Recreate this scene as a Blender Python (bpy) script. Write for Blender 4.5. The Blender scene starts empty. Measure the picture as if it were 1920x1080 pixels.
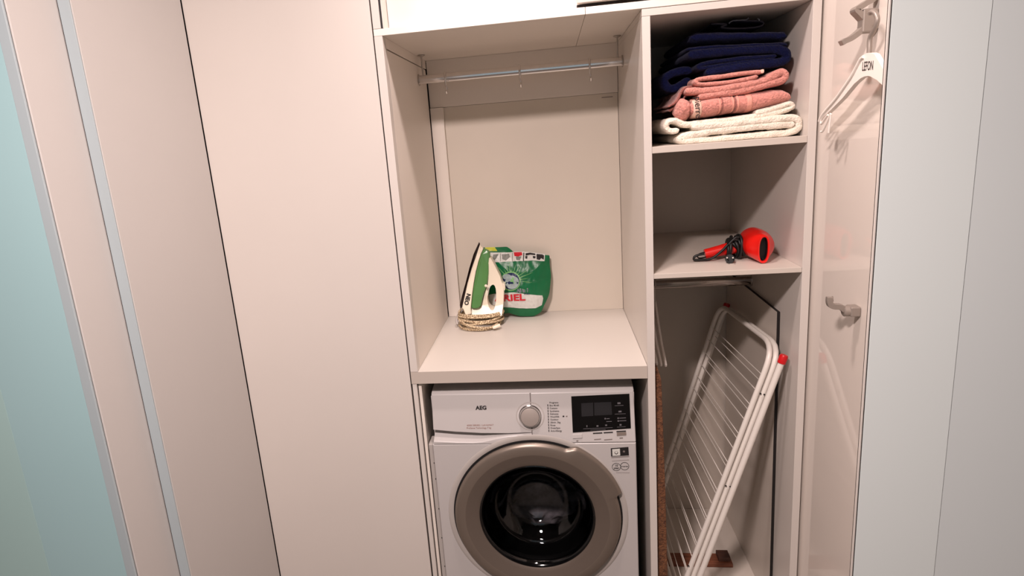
import bpy, bmesh, math, random
from mathutils import Vector, Matrix, noise
random.seed(7)
SC = bpy.context.scene
COL = SC.collection

# ------------------------------------------------------------------ camera
cam = bpy.data.cameras.new('camera'); cam.sensor_width = 36; cam.lens = 20.418
cam.shift_x = 0.03128; cam.shift_y = -0.02193; cam.clip_start = 0.02
co = bpy.data.objects.new('camera', cam); COL.objects.link(co)
R_ = Vector((0.990233, 0.116496, -0.076594)); U_ = Vector((0.049586, 0.219174, 0.974425)); B_ = Vector((0.130304, -0.968706, 0.211257))
L_ = Vector((0.44809, -1.58873, 1.56667))
co.matrix_world = Matrix(((R_.x, U_.x, B_.x, L_.x), (R_.y, U_.y, B_.y, L_.y), (R_.z, U_.z, B_.z, L_.z), (0, 0, 0, 1)))
SC.camera = co

# ------------------------------------------------------------------ light and exposure
wd = bpy.data.worlds.new('world'); SC.world = wd; wd.use_nodes = True
bg = wd.node_tree.nodes['Background']; bg.inputs[0].default_value = (0.62, 0.80, 0.90, 1); bg.inputs[1].default_value = 0.3
def lamp(name, loc, energy, col, size, kind='DISK', rot=(0, 0, 0), sy=None, spread=None):
    l = bpy.data.lights.new(name, 'AREA'); l.energy = energy; l.color = col; l.shape = kind; l.size = size
    if sy: l.size_y = sy
    if spread: l.spread = spread
    o = bpy.data.objects.new(name, l); COL.objects.link(o); o.location = loc; o.rotation_euler = rot
    return o
lamp('ceiling_lamp_light', (0.05, -1.60, 2.49), 70, (1.0, 0.83, 0.79), 0.24)
lamp('niche_downlight_light', (0.46, -0.34, 2.49), 12.0, (1.0, 0.82, 0.775), 0.12)
lamp('added_fill_light', (0.3, -3.05, 1.5), 0.7, (0.95, 0.98, 1.0), 1.3, 'RECTANGLE', (math.pi/2, 0, 0), 1.5)  # unseen weak cool fill, added behind the camera
SC.view_settings.view_transform = 'Standard'; SC.view_settings.look = 'None'
SC.view_settings.gamma = 1; SC.view_settings.use_curve_mapping = False
SC.view_settings.exposure = 0.11

# ------------------------------------------------------------------ materials
def lin(c):
    return tuple(((v/255)/12.92 if v/255 <= 0.04045 else (((v/255)+0.055)/1.055)**2.4) for v in c)
def mat(name, c, rough=0.45, metal=0.0, var=0.03, vs=6.0, bump=0.0, bs=200.0, spec=0.5, coat=0.0, detail=3):
    m = bpy.data.materials.new(name); m.use_nodes = True; nt = m.node_tree; n = nt.nodes; p = n['Principled BSDF']
    c = lin(c)
    p.inputs['Roughness'].default_value = rough; p.inputs['Metallic'].default_value = metal
    p.inputs['Specular IOR Level'].default_value = spec; p.inputs['Coat Weight'].default_value = coat
    tc = n.new('ShaderNodeTexCoord')
    nz = n.new('ShaderNodeTexNoise'); nz.inputs['Scale'].default_value = vs; nz.inputs['Detail'].default_value = detail
    nt.links.new(tc.outputs['Object'], nz.inputs['Vector'])
    rp = n.new('ShaderNodeValToRGB')
    rp.color_ramp.elements[0].position = 0.3; rp.color_ramp.elements[1].position = 0.7
    rp.color_ramp.elements[0].color = tuple(v*(1-var) for v in c)+(1,)
    rp.color_ramp.elements[1].color = tuple(min(1, v*(1+var)) for v in c)+(1,)
    nt.links.new(nz.outputs['Fac'], rp.inputs['Fac']); nt.links.new(rp.outputs['Color'], p.inputs['Base Color'])
    if bump:
        n2 = n.new('ShaderNodeTexNoise'); n2.inputs['Scale'].default_value = bs; n2.inputs['Detail'].default_value = 4
        nt.links.new(tc.outputs['Object'], n2.inputs['Vector'])
        b = n.new('ShaderNodeBump'); b.inputs['Strength'].default_value = bump; b.inputs['Distance'].default_value = 0.005
        nt.links.new(n2.outputs['Fac'], b.inputs['Height']); nt.links.new(b.outputs['Normal'], p.inputs['Normal'])
    return m
def terry(name, c, var=0.10):
    m = mat(name, c, 0.95, 0, var, 190.0, 1.0, 210.0, 0.1, detail=3)
    p = m.node_tree.nodes['Principled BSDF']; p.inputs['Sheen Weight'].default_value = 0.25; p.inputs['Sheen Roughness'].default_value = 0.6
    return m
M = {}
M['lam'] = mat('white_laminate', (212, 205, 198), 0.32, var=0.012, vs=3)
M['lam_lit'] = mat('white_laminate_lit', (234, 225, 215), 0.42, var=0.015, vs=3)  # same white laminate, brightened to carry the compartment's light in its colour
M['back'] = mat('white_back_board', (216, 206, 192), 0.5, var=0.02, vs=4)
M['lam_shaded'] = mat('white_laminate_shaded', (204, 195, 185), 0.42, var=0.015, vs=3)  # same white laminate, darkened with the shelf unit's shade
M['back_shaded'] = mat('white_back_board_shaded', (192, 182, 171), 0.5, var=0.02, vs=4)  # white back board with the shelf unit's shade put into its colour
M['lam_top'] = mat('bright_white_board', (214, 208, 200), 0.4, var=0.012, vs=3)
M['edge'] = mat('shaded_front_laminate', (190, 180, 170), 0.35, var=0.012, vs=3)  # laminate darkened for the dimmer light on the worktop front
M['gloss'] = mat('white_gloss_panel', (222, 213, 204), 0.05, var=0.01, vs=2)
M['panel'] = mat('matt_side_panel', (194, 190, 186), 0.45, var=0.015, vs=2)
M['coolwall'] = mat('pale_cool_wall', (222, 231, 230), 0.35, var=0.012, vs=1.5)
M['greywall'] = mat('pale_grey_wall', (214, 222, 222), 0.35, var=0.012, vs=1.5)
M['cyan'] = mat('turquoise_backpainted_glass', (160, 194, 198), 0.12, var=0.02, vs=1.2, coat=0.6)
M['greystrip'] = mat('blue_grey_edge', (164, 176, 180), 0.4, var=0.01)
M['mint'] = mat('mint_backpainted_glass', (164, 196, 194), 0.14, var=0.02, vs=1.2, coat=0.6)
M['paint'] = mat('room_paint', (112, 108, 104), 0.8, var=0.01)
M['floor'] = mat('tile_floor', (112, 104, 96), 0.5, var=0.05, vs=5)
M['dark'] = mat('dark_gap_edge', (38, 30, 27), 0.8, var=0.1)
M['blackedge'] = mat('black_edge', (22, 18, 18), 0.6, var=0.1)
M['chrome'] = mat('chrome', (225, 222, 220), 0.12, 1.0, 0.02)
M['darkchrome'] = mat('darker_chrome', (150, 142, 136), 0.1, 1.0, 0.02)  # darker tone of chrome for the lower rail
M['steel'] = mat('brushed_steel', (188, 182, 176), 0.32, 1.0, 0.03)
M['nickel'] = mat('satin_nickel', (158, 148, 140), 0.45, 0.45, 0.03)
M['enamel'] = mat('white_enamel', (190, 186, 184), 0.28, var=0.008)
M['enamel2'] = mat('grey_white_surround', (178, 172, 167), 0.35, var=0.01)
M['taupe'] = mat('taupe_metallic_ring', (130, 119, 109), 0.38, 0.55, 0.03)
M['taupe2'] = mat('taupe_metallic_inner', (118, 107, 98), 0.42, 0.5, 0.03)
M['rimlight'] = mat('bright_silver_rim', (214, 206, 198), 0.25, 0.7, 0.02)
M['knob'] = mat('grey_knob_face', (168, 158, 151), 0.45, 0.3, 0.02)
M['black'] = mat('black_gloss', (7, 7, 8), 0.08, var=0.05)
M['screen'] = mat('dark_lcd', (38, 38, 40), 0.15, var=0.05)
M['rubber'] = mat('black_rubber', (20, 19, 20), 0.6, var=0.1)
M['ink'] = mat('black_ink', (28, 24, 24), 0.6, var=0.05)
M['inkgrey'] = mat('grey_ink', (120, 110, 106), 0.6, var=0.05)
M['inkred'] = mat('brown_red_ink', (150, 104, 92), 0.6, var=0.05)
M['icon'] = mat('faint_icon_ink', (98, 96, 100), 0.5, var=0.05)
M['btn'] = mat('grey_button', (140, 128, 120), 0.4, 0.3, 0.03)
M['whitetowel'] = terry('white_terry', (238, 228, 212), 0.06)
M['pinktowel'] = terry('pink_terry', (208, 138, 126), 0.2)
M['pinkband'] = mat('pink_woven_band', (228, 158, 142), 0.75, var=0.06, vs=300, bump=0.4, bs=600)
M['paleband'] = mat('pale_label_band', (236, 196, 178), 0.75, var=0.04, vs=300)
M['browntowel'] = terry('dark_pink_terry', (150, 92, 84), 0.12)
M['navytowel'] = terry('navy_terry', (9, 15, 54), 0.25); M['navytowel'].node_tree.nodes['Principled BSDF'].inputs['Sheen Weight'].default_value = 0.05
M['darknavy'] = mat('dark_navy_cloth', (14, 16, 38), 0.55, var=0.1, vs=60)
M['plastic_film'] = mat('shiny_film', (120, 128, 140), 0.1, 0.6, 0.05)
M['red'] = mat('red_plastic', (222, 22, 14), 0.3, var=0.03, coat=0.2)
M['redcap'] = mat('red_cap', (196, 14, 22), 0.35, var=0.03)
M['blackplastic'] = mat('black_plastic', (16, 15, 16), 0.4, var=0.08)
M['cable'] = mat('black_cable', (12, 12, 13), 0.5, var=0.08)
M['wirewhite'] = mat('white_coated_steel', (228, 222, 214), 0.35, var=0.015)
M['hanger'] = mat('white_hanger_plastic', (240, 232, 224), 0.35, var=0.01)
M['ironwhite'] = mat('ivory_plastic', (238, 228, 208), 0.3, var=0.01)
M['irongreen'] = mat('green_translucent_plastic', (84, 134, 76), 0.25, var=0.06, vs=12)
M['sole'] = mat('brown_black_sole', (40, 26, 22), 0.3, 0.3, 0.05)
M['baggreen'] = mat('green_pouch_film', (4, 104, 60), 0.36, var=0.12, vs=22, bump=0.12, bs=40)
M['bagyellow'] = mat('yellow_print', (196, 200, 60), 0.4, var=0.04)
M['bagwhite'] = mat('white_print', (214, 214, 208), 0.4, var=0.03)
M['bagred'] = mat('red_print', (200, 20, 40), 0.4, var=0.03)
M['bagblue'] = mat('navy_print', (24, 40, 84), 0.4, var=0.03)
M['bagray'] = mat('pale_green_ray', (130, 190, 120), 0.4, var=0.05)
M['bagcap'] = mat('capsule_grey', (160, 176, 176), 0.35, var=0.06, vs=60)
M['baggrey'] = mat('grey_print', (118, 120, 112), 0.5, var=0.1, vs=80)
M['drumcloth'] = mat('dim_cloth', (170, 160, 164), 0.9, var=0.3, vs=30, bump=0.6, bs=60)
M['drum'] = mat('drum_steel', (44, 43, 43), 0.4, 0.8, 0.05)
def chipboard():
    m = mat('brown_chipboard', (126, 84, 56), 0.8, var=0.0, bump=0.7, bs=240)
    nt = m.node_tree; rp = [x for x in nt.nodes if x.type == 'VALTORGB'][0]; nz = [x for x in nt.nodes if x.type == 'TEX_NOISE'][0]
    nz.inputs['Scale'].default_value = 140; nz.inputs['Detail'].default_value = 6
    rp.color_ramp.elements[0].color = lin((74, 44, 28))+(1,); rp.color_ramp.elements[1].color = lin((128, 84, 54))+(1,)
    return m
M['chip'] = chipboard()
def wood(name, a, b):
    m = mat(name, a, 0.6, var=0.0, bump=0.15, bs=80)
    nt = m.node_tree; n = nt.nodes; rp = [x for x in n if x.type == 'VALTORGB'][0]; tc = [x for x in n if x.type == 'TEX_COORD'][0]
    mp = n.new('ShaderNodeMapping'); mp.inputs['Scale'].default_value = (2, 30, 30)
    nz = [x for x in n if x.type == 'TEX_NOISE'][0]
    nt.links.new(tc.outputs['Object'], mp.inputs[0]); nt.links.new(mp.outputs[0], nz.inputs['Vector'])
    rp.color_ramp.elements[0].color = lin(a)+(1,); rp.color_ramp.elements[1].color = lin(b)+(1,)
    return m
M['wood'] = wood('red_brown_wood', (100, 56, 38), (136, 82, 58))
M['wooddark'] = wood('dark_wood', (60, 34, 26), (84, 50, 38))
def rope():
    m = mat('beige_braided_cord', (214, 192, 150), 0.8, var=0.0)
    nt = m.node_tree; n = nt.nodes; rp = [x for x in n if x.type == 'VALTORGB'][0]; nz = [x for x in n if x.type == 'TEX_NOISE'][0]
    nz.inputs['Scale'].default_value = 330; nz.inputs['Detail'].default_value = 1
    rp.color_ramp.elements[0].position = 0.44; rp.color_ramp.elements[1].position = 0.56
    rp.color_ramp.elements[0].color = lin((128, 100, 74))+(1,); rp.color_ramp.elements[1].color = lin((232, 214, 178))+(1,)
    return m
M['rope'] = rope()
def glass():
    m = bpy.data.materials.new('smoked_door_glass'); m.use_nodes = True; nt = m.node_tree; n = nt.nodes
    n.remove(n['Principled BSDF']); o = n['Material Output']
    tr = n.new('ShaderNodeBsdfTransparent'); tr.inputs[0].default_value = (0.78, 0.79, 0.80, 1)
    gl = n.new('ShaderNodeBsdfGlossy'); gl.inputs['Roughness'].default_value = 0.02
    fr = n.new('ShaderNodeFresnel'); fr.inputs['IOR'].default_value = 1.45
    mx = n.new('ShaderNodeMixShader')
    nt.links.new(fr.outputs[0], mx.inputs[0]); nt.links.new(tr.outputs[0], mx.inputs[1]); nt.links.new(gl.outputs[0], mx.inputs[2]); nt.links.new(mx.outputs[0], o.inputs['Surface'])
    return m
M['glass'] = glass()

# ------------------------------------------------------------------ helpers
def new(name, mesh, m, parent=None, smooth=False):
    o = bpy.data.objects.new(name, mesh); COL.objects.link(o)
    if m: mesh.materials.append(m)
    if parent: o.parent = parent
    if smooth:
        for f in mesh.polygons: f.use_smooth = True
    return o
def out(name, bm, m, parent=None, smooth=False, bevel=0.0, seg=2, recalc=True, auto=None):
    if recalc: bmesh.ops.recalc_face_normals(bm, faces=bm.faces)
    me = bpy.data.meshes.new(name); bm.to_mesh(me); bm.free()
    o = new(name, me, m, parent, smooth)
    if parent is not None and parent.type == 'EMPTY':
        me.transform(Matrix.Translation(-parent.matrix_basis.translation))
    if bevel:
        md = o.modifiers.new('bevel', 'BEVEL'); md.width = bevel; md.segments = seg; md.limit_method = 'ANGLE'; md.angle_limit = math.radians(35)
    if auto:
        for f in me.polygons: f.use_smooth = True
        me.set_sharp_from_angle(angle=math.radians(auto))
    return o
def box(bm, x0, x1, y0, y1, z0, z1):
    v = [bm.verts.new(c) for c in ((x0,y0,z0),(x1,y0,z0),(x1,y1,z0),(x0,y1,z0),(x0,y0,z1),(x1,y0,z1),(x1,y1,z1),(x0,y1,z1))]
    for q in ((0,3,2,1),(4,5,6,7),(0,1,5,4),(1,2,6,5),(2,3,7,6),(3,0,4,7)): bm.faces.new([v[i] for i in q])
    return v
def B(name, dims, m, parent=None, bevel=0.0008, **k):
    bm = bmesh.new(); box(bm, *dims); return out(name, bm, m, parent, bevel=bevel, **k)
def thing(name, label, cat, loc=(0, 0, 0), group=None):
    o = bpy.data.objects.new(name, None); COL.objects.link(o); o.location = loc; o.empty_display_size = 0.05
    return tag(o, label, cat, group)
def tag(o, label, cat, group=None):
    o['label'] = label; o['category'] = cat
    if group: o['group'] = group
    return o
def struct(o):
    o['kind'] = 'structure'; return o
def cat(pts, n=6, closed=False):
    pts = [Vector(p) for p in pts]; N = len(pts); r = []
    rng = range(N if closed else N-1)
    for i in rng:
        if closed: a, b, c, d = pts[(i-1) % N], pts[i], pts[(i+1) % N], pts[(i+2) % N]
        else: a, b, c, d = pts[max(i-1, 0)], pts[i], pts[i+1], pts[min(i+2, N-1)]
        for k in range(n):
            t = k/n
            r.append(0.5*((2*b)+(c-a)*t+(2*a-5*b+4*c-d)*t*t+(3*b-a-3*c+d)*t**3))
    if not closed: r.append(pts[-1])
    return r
def tube(bm, pts, r, n=10, closed=False, ry=None, up=None):
    pts = [Vector(p) for p in pts]; N = len(pts); rings = []
    prev = None
    for i, p in enumerate(pts):
        if closed: t = pts[(i+1) % N]-pts[i-1]
        else: t = pts[min(i+1, N-1)]-pts[max(i-1, 0)]
        t = t.normalized()
        if up is not None: a = t.cross(Vector(up))
        elif prev is None: a = t.orthogonal()
        else: a = prev - t*prev.dot(t)
        if a.length < 1e-6: a = t.orthogonal()
        a = a.normalized(); b = t.cross(a); prev = a
        rr = r[i] if isinstance(r, (list, tuple)) else r
        r2 = (ry if ry is not None else rr)
        rings.append([bm.verts.new(p+a*(rr*math.cos(2*math.pi*k/n))+b*(r2*math.sin(2*math.pi*k/n))) for k in range(n)])
    for i in range(N if closed else N-1):
        A, C = rings[i], rings[(i+1) % N]
        for k in range(n): bm.faces.new((A[k], A[(k+1) % n], C[(k+1) % n], C[k]))
    if not closed:
        bm.faces.new(rings[0][::-1]); bm.faces.new(rings[-1])
def T(name, pts, r, m, parent=None, n=10, closed=False, ry=None, up=None):
    bm = bmesh.new(); tube(bm, pts, r, n, closed, ry, up); return out(name, bm, m, parent, auto=50)
def lathe(bm, prof, origin, ax=(0, 0, 1), n=48, cap0=False, cap1=False):
    ax = Vector(ax).normalized(); u = ax.orthogonal().normalized(); v = ax.cross(u); o = Vector(origin); rings = []
    for (r, h) in prof:
        rings.append([bm.verts.new(o+ax*h+(u*math.cos(2*math.pi*k/n)+v*math.sin(2*math.pi*k/n))*max(r, 1e-5)) for k in range(n)])
    for i in range(len(rings)-1):
        for k in range(n): bm.faces.new((rings[i][k], rings[i][(k+1) % n], rings[i+1][(k+1) % n], rings[i+1][k]))
    if cap0: bm.faces.new(rings[0])
    if cap1: bm.faces.new(rings[-1])
def prism(bm, poly, y0f, y1f):
    """polygon of (x, z) extruded along y; y0f/y1f give the front and back for each vertex"""
    a = [bm.verts.new((x, y0f(x, z), z)) for x, z in poly]; b = [bm.verts.new((x, y1f(x, z), z)) for x, z in poly]; n = len(poly)
    bm.faces.new(a); bm.faces.new(b[::-1])
    for i in range(n): bm.faces.new((a[i], b[i], b[(i+1) % n], a[(i+1) % n]))
def xz(pts): return [(p[0], p[2]) for p in pts]
def text(name, s, size, origin, ux, uz, m, parent, align='LEFT', bold=0.0, sx=1.0, fn=None, ext=0.0):
    cu = bpy.data.curves.new(name, 'FONT'); cu.body = s; cu.size = size; cu.align_x = align; cu.offset = bold*size; cu.resolution_u = 3
    to = bpy.data.objects.new(name+'_tmp', cu); COL.objects.link(to)
    dg = bpy.context.evaluated_depsgraph_get(); me = bpy.data.meshes.new_from_object(to.evaluated_get(dg))
    bpy.data.objects.remove(to); bpy.data.curves.remove(cu)
    O, X, Z = Vector(origin), Vector(ux).normalized(), Vector(uz).normalized()
    for v in me.vertices:
        p = O+X*(v.co.x*sx)+Z*v.co.y
        v.co = fn(p) if fn else p
    me.materials.clear(); me.name = name
    if parent is not None and parent.type == 'EMPTY': me.transform(Matrix.Translation(-parent.matrix_basis.translation))
    return new(name, me, m, parent)
def copy_tree(o, off, parent=None):
    c = o.copy(); COL.objects.link(c); c.parent = parent
    if parent is None: c.location = Vector(o.location)+Vector(off)
    for ch in o.children: copy_tree(ch, (0, 0, 0), c)
    return c

# ------------------------------------------------------------------ dimensions of the fitted niche
XL, XM, XMI, XRI, XR = 0.0, 0.69, 0.7106, 1.0931, 1.1135
ZT, ZC, ZCB, S1, S1B, S2, S2B = 1.8537, 0.905, 0.867, 1.5133, 1.4965, 1.1715, 1.1579
YB, YB2 = 0.549, 0.639
XP = 1.119                                                     # glossy right panel face
YW = -0.54                                                     # room-side plane of the niche opening

# ------------------------------------------------------------------ the setting
struct(B('floor', (-2.4, 2.6, -3.0, 0.75, -0.08, -0.02), M['floor'], bevel=0))
struct(B('ceiling', (-2.4, 2.6, -3.0, 0.75, 2.5, 2.58), M['paint'], bevel=0))
struct(B('wall_right', (XP, XP+0.02, -0.525, 0.70, -0.02, 2.5), M['gloss'], bevel=0))
struct(B('wall_front_right', (0.9915, 1.1345, YW, YW+0.012, -0.02, 2.5), M['coolwall'], bevel=0.0004))
struct(B('wall_front_side', (1.135, 2.5, YW+0.002, YW+0.012, -0.02, 2.5), M['greywall'], bevel=0.0004))
struct(B('trim_1', (0.9865, 0.9890, YW-0.0005, YW+0.0035, -0.02, 2.5), M['lam'], bevel=0.0004))      # thin light edge strip
struct(B('trim_2', (0.9890, 0.9915, YW+0.0015, YW+0.010, -0.02, 2.5), M['dark'], bevel=0))           # the dark joint
struct(B('wall_left', (-0.545, -0.5247, -0.398, -0.0032, -0.02, 2.5), M['panel'], bevel=0.0008))
struct(B('trim_3', (-0.5525, -0.5262, -0.4015, -0.3985, -0.02, 2.5), M['greystrip'], bevel=0.0006))
struct(B('trim_4', (-0.575, -0.554, -0.525, -0.40, -0.02, 2.5), M['panel'], bevel=0.001))           # jamb face towards the niche
struct(B('trim_5', (-0.5785, -0.5555, -0.5325, -0.5275, -0.02, 2.5), M['greystrip'], bevel=0.001))
struct(B('trim_6', (-0.577, -0.558, -0.5275, -0.525, -0.02, 2.5), M['dark'], bevel=0))
struct(B('trim_7', (-0.5545, -0.5515, -0.4005, -0.3985, -0.02, 2.5), M['dark'], bevel=0))
struct(B('door_1', (-0.779, -0.579, -0.5315, -0.52, -0.02, 2.5), M['cyan'], bevel=0.0005))
struct(B('door_2', (-2.4, -0.7795, -0.5310, -0.52, -0.02, 2.5), M['mint'], bevel=0.0005))
struct(B('wall_far_left', (-2.46, -2.4, -3.0, 0.75, -0.02, 2.5), M['paint'], bevel=0))
struct(B('wall_far_right', (2.5, 2.56, -3.0, 0.75, -0.02, 2.5), M['paint'], bevel=0))
struct(B('wall_behind', (-2.4, 2.5, 0.72, 0.75, -0.02, 2.5), M['paint'], bevel=0))
bm = bmesh.new()
box(bm, -2.4, -0.35, -3.0, -2.94, -0.02, 2.5); box(bm, 0.95, 2.5, -3.0, -2.94, -0.02, 2.5)
box(bm, -0.35, 0.95, -3.0, -2.94, -0.02, 0.75); box(bm, -0.35, 0.95, -3.0, -2.94, 2.25, 2.5)
struct(out('wall_back', bm, M['paint']))
bm = bmesh.new()
for d in ((-0.35, -0.30, -2.99, -2.95, 0.75, 2.25), (0.90, 0.95, -2.99, -2.95, 0.75, 2.25), (-0.30, 0.90, -2.99, -2.95, 0.75, 0.80), (-0.30, 0.90, -2.99, -2.95, 2.20, 2.25), (0.28, 0.32, -2.99, -2.95, 0.80, 2.20)): box(bm, *d)
struct(out('added_window_1', bm, M['lam'], bevel=0.002))  # unseen window, added to go with the cool fill

# ------------------------------------------------------------------ tall closed cabinet at the left
t = thing('tall_cabinet', 'tall closed white cabinet with one plain door, left of the open clothes compartment', 'cabinet', (-0.26, 0, -0.02))
B('door', (-0.5234, -0.0035, 0.0, 0.018, 0.0, 2.495), M['lam'], t)
B('carcass', (-0.5225, -0.0045, 0.02, 0.6, -0.02, 2.495), M['dark'], t, bevel=0)

# ------------------------------------------------------------------ open clothes compartment above the worktop
t = thing('clothes_compartment', 'open white clothes compartment above the washing machine, holding the iron', 'cabinet', (0.34, 0.3, ZC))
bm = bmesh.new(); box(bm, 0.0, 0.0225, 0.0, 0.03, ZC, ZT); out('side_panel', bm, M['lam'], t, bevel=0.0006)
B('side_panel', (0.004, 0.0225, 0.0305, 0.535, ZC, 1.822), M['lam_lit'], t)
B('side_panel', (0.004, 0.0225, 0.0305, YB, 1.826, ZT), M['lam_lit'], t)
B('shadow_gap_strip', (0.0005, 0.0035, 0.03, YB+0.02, ZC, ZT), M['blackedge'], t, bevel=0)  # black strip painted in for the shade inside the panel gaps
# back: recessed board with a proud stile and header
B('back_panel', (0.072, XM-0.001, 0.560, 0.572, ZC, 1.69), M['back'], t, bevel=0)
B('back_stile', (0.0245, 0.0715, 0.543, 0.572, ZC, 1.69), M['lam_lit'], t)
B('back_header', (0.0245, XM-0.001, 0.548, 0.572, 1.691, ZT), M['lam_lit'], t)
bm = bmesh.new(); box(bm, 0.634, 0.672, 0.5592, 0.560, 1.676, 1.679)
out('scuff', bm, M['btn'], t)

# worktop
wt = B('worktop', (XL, XM-0.0005, 0.0008, 0.58, ZCB, ZC-0.0005), M['lam_top'], bevel=0.0005)
B('shaded_front', (XL, XM-0.0005, 0.0, 0.0008, ZCB, ZC-0.0005), M['edge'], wt, bevel=0)  # thin front skin, its weaker light put into a darker colour
tag(wt, 'thick white worktop slab over the washing machine, carrying iron and detergent pouch', 'worktop')

# support under the worktop at the left of the machine
t = thing('worktop_support', 'narrow white upright boards under the left end of the worktop, left of the washing machine', 'panel', (0.02, 0.1, -0.02))
B('board', (0.001, 0.0145, 0.002, 0.56, -0.02, ZCB-0.001), M['lam'], t)
B('board', (0.0165, 0.026, 0.012, 0.56, -0.02, ZCB-0.001), M['lam_lit'], t)
B('shadow_gap_strip', (0.0145, 0.0165, 0.012, 0.56, -0.02, ZCB-0.001), M['blackedge'], t, bevel=0)

# ------------------------------------------------------------------ tall shelf unit at the right
t = thing('shelf_unit', 'tall narrow white shelf unit with towels on top and clothes airer below', 'shelf', (0.9, 0.3, -0.02))
B('side_panel', (XM+0.0003, XMI, 0.0, YB2, -0.02, 1.835), M['lam'], t)
B('side_panel', (XRI, XR, 0.0, YB2, -0.02, 1.835), M['lam'], t)
B('top_panel', (XM+0.0003, XR, 0.0, YB2, 1.8355, 1.8525), M['lam'], t)
B('shelf', (XMI+0.0005, XRI-0.0005, 0.001, YB2-0.001, S1B, S1), M['lam_shaded'], t)
B('shelf', (XMI+0.0005, XRI-0.0005, 0.001, YB2-0.001, S2B, S2), M['lam_shaded'], t)
B('bottom_panel', (XMI+0.0005, XRI-0.0005, 0.001, YB2-0.001, -0.018, 0.0), M['lam_shaded'], t)
B('back_panel', (XMI, XRI, YB2, YB2+0.012, -0.02, 1.8355), M['back_shaded'], t, bevel=0)
# clipped board lining the lower right side
bm = bmesh.new()
pl = [(0.105, 0.001), (0.62, 0.001), (0.62, 1.14), (0.54, 1.10), (0.113, 1.0), (0.108, 0.985)]
pl = [(0.108, 0.001), (0.63, 0.001), (0.63, 1.10), (0.50, 1.09), (0.395, 1.03), (0.112, 1.012)]
pl = [(1.083, 0.1075, 0.1304)[1:], (0.63, 0.03), (0.63, 1.0), (1.083, 0.4351, 1.0094)[1:], (1.083, 0.1351, 1.0066)[1:]]
pl[0] = (pl[4][0]-0.012, 0.001); pl[1] = (0.63, 0.001); pl[2] = (0.63, pl[3][1]+0.002)
for xx in (1.083, 1.0915):
    vs = [bm.verts.new((xx, y, z)) for y, z in pl]
    bm.faces.new(vs)
bm.verts.ensure_lookup_table()
for i in range(5): bm.faces.new([bm.verts[j] for j in (i, (i+1) % 5, (i+1) % 5+5, i+5)])
o = out('side_board', bm, M['lam_shaded'], t); o.data.materials.append(M['blackedge'])
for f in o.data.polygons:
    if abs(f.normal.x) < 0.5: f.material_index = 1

# ------------------------------------------------------------------ upper cabinet with sliding doors
t = thing('upper_cabinet', 'white overhead cabinet with two sliding doors above the open compartment', 'cabinet', (0.55, 0.3, ZT))
B('bottom_board', (XL, 0.5515, 0.0, 0.60, ZT+0.0003, 1.8715), M['lam_lit'], t)  # underside in the brightened laminate, bounce light put into its colour
B('bottom_board', (0.5525, XR, 0.0, 0.60, ZT+0.0003, 1.8715), M['lam_lit'], t)
B('side_panel', (XL, 0.021, 0.0, 0.60, 1.872, 2.495), M['lam'], t)
B('shadow_gap_strip', (0.0215, 0.0265, 0.002, 0.10, 1.872, 2.495), M['blackedge'], t, bevel=0)
B('inner_panel', (0.027, 0.0295, 0.0, 0.10, 1.872, 2.495), M['lam'], t, bevel=0.0003)
B('sliding_door', (0.0305, 0.560, 0.050, 0.068, 1.8725, 2.49), M['lam'], t)
B('sliding_door', (0.533, 1.10, 0.004, 0.022, 1.8835, 2.49), M['lam'], t)
B('door_track', (0.533, 1.10, 0.026, 0.040, 1.872, 1.8835), M['dark'], t, bevel=0)
B('back_panel', (0.03, XR, 0.59, 0.60, 1.872, 2.495), M['back'], t, bevel=0)

# ------------------------------------------------------------------ washing machine
wm = thing('washing_machine', 'white front-loading washing machine with taupe round door under the worktop', 'washing machine', (0.35, 0.28, -0.02))
DX, DZ = 0.3502, 0.420
B('body', (0.049, 0.655, 0.012, 0.56, -0.005, 0.818), M['enamel'], wm, bevel=0.004)
wmbody = wm.children[-1]
bpy.data.objects.remove(wmbody)
bm = bmesh.new()   # open shell: sides, back and top, no front, so the drum stays hollow
box(bm, 0.047, 0.052, 0.03, 0.56, -0.005, 0.812); box(bm, 0.650, 0.655, 0.03, 0.56, -0.005, 0.812)
box(bm, 0.047, 0.655, 0.555, 0.56, -0.005, 0.812); box(bm, 0.047, 0.655, 0.03, 0.56, -0.005, 0.0)
out('body', bm, M['enamel'], wm, bevel=0.001)
for x in (0.09, 0.61):
    for y in (0.08, 0.50):
        bm = bmesh.new(); lathe(bm, [(0.022, 0), (0.022, 0.006), (0.012, 0.007), (0.012, 0.0145)], (x, y, -0.02), n=16, cap0=True, cap1=True)
        out('foot', bm, M['rubber'], wm, auto=40)
bm = bmesh.new()
tp = [(0.0315, 0.8135), (0.0315, 0.8175), (0.052, 0.826), (0.10, 0.8315), (0.20, 0.833), (0.56, 0.833), (0.56, 0.8135)]
for xx in (0.0485, 0.6545): bm.faces.new([bm.verts.new((xx, y, z)) for y, z in tp])
bm.verts.ensure_lookup_table(); nt_ = len(tp)
for i in range(nt_): bm.faces.new([bm.verts[j] for j in (i, (i+1) % nt_, (i+1) % nt_+nt_, i+nt_)])
out('top_panel', bm, M['enamel'], wm, bevel=0.003)
# narrow side flange at the left with its row of screws
fl = B('side_flange', (0.030, 0.0435, 0.006, 0.06, -0.01, 0.664), M['enamel2'], wm, bevel=0.003)
for z in (0.60, 0.545, 0.44, 0.335, 0.23, 0.12):
    bm = bmesh.new(); lathe(bm, [(0.0022, 0), (0.0015, 0.0012), (0, 0.0014)], (0.0425, 0.0058, z), (0, -1, 0), 10); o = out('screw', bm, M['blackedge'], wm)
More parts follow.
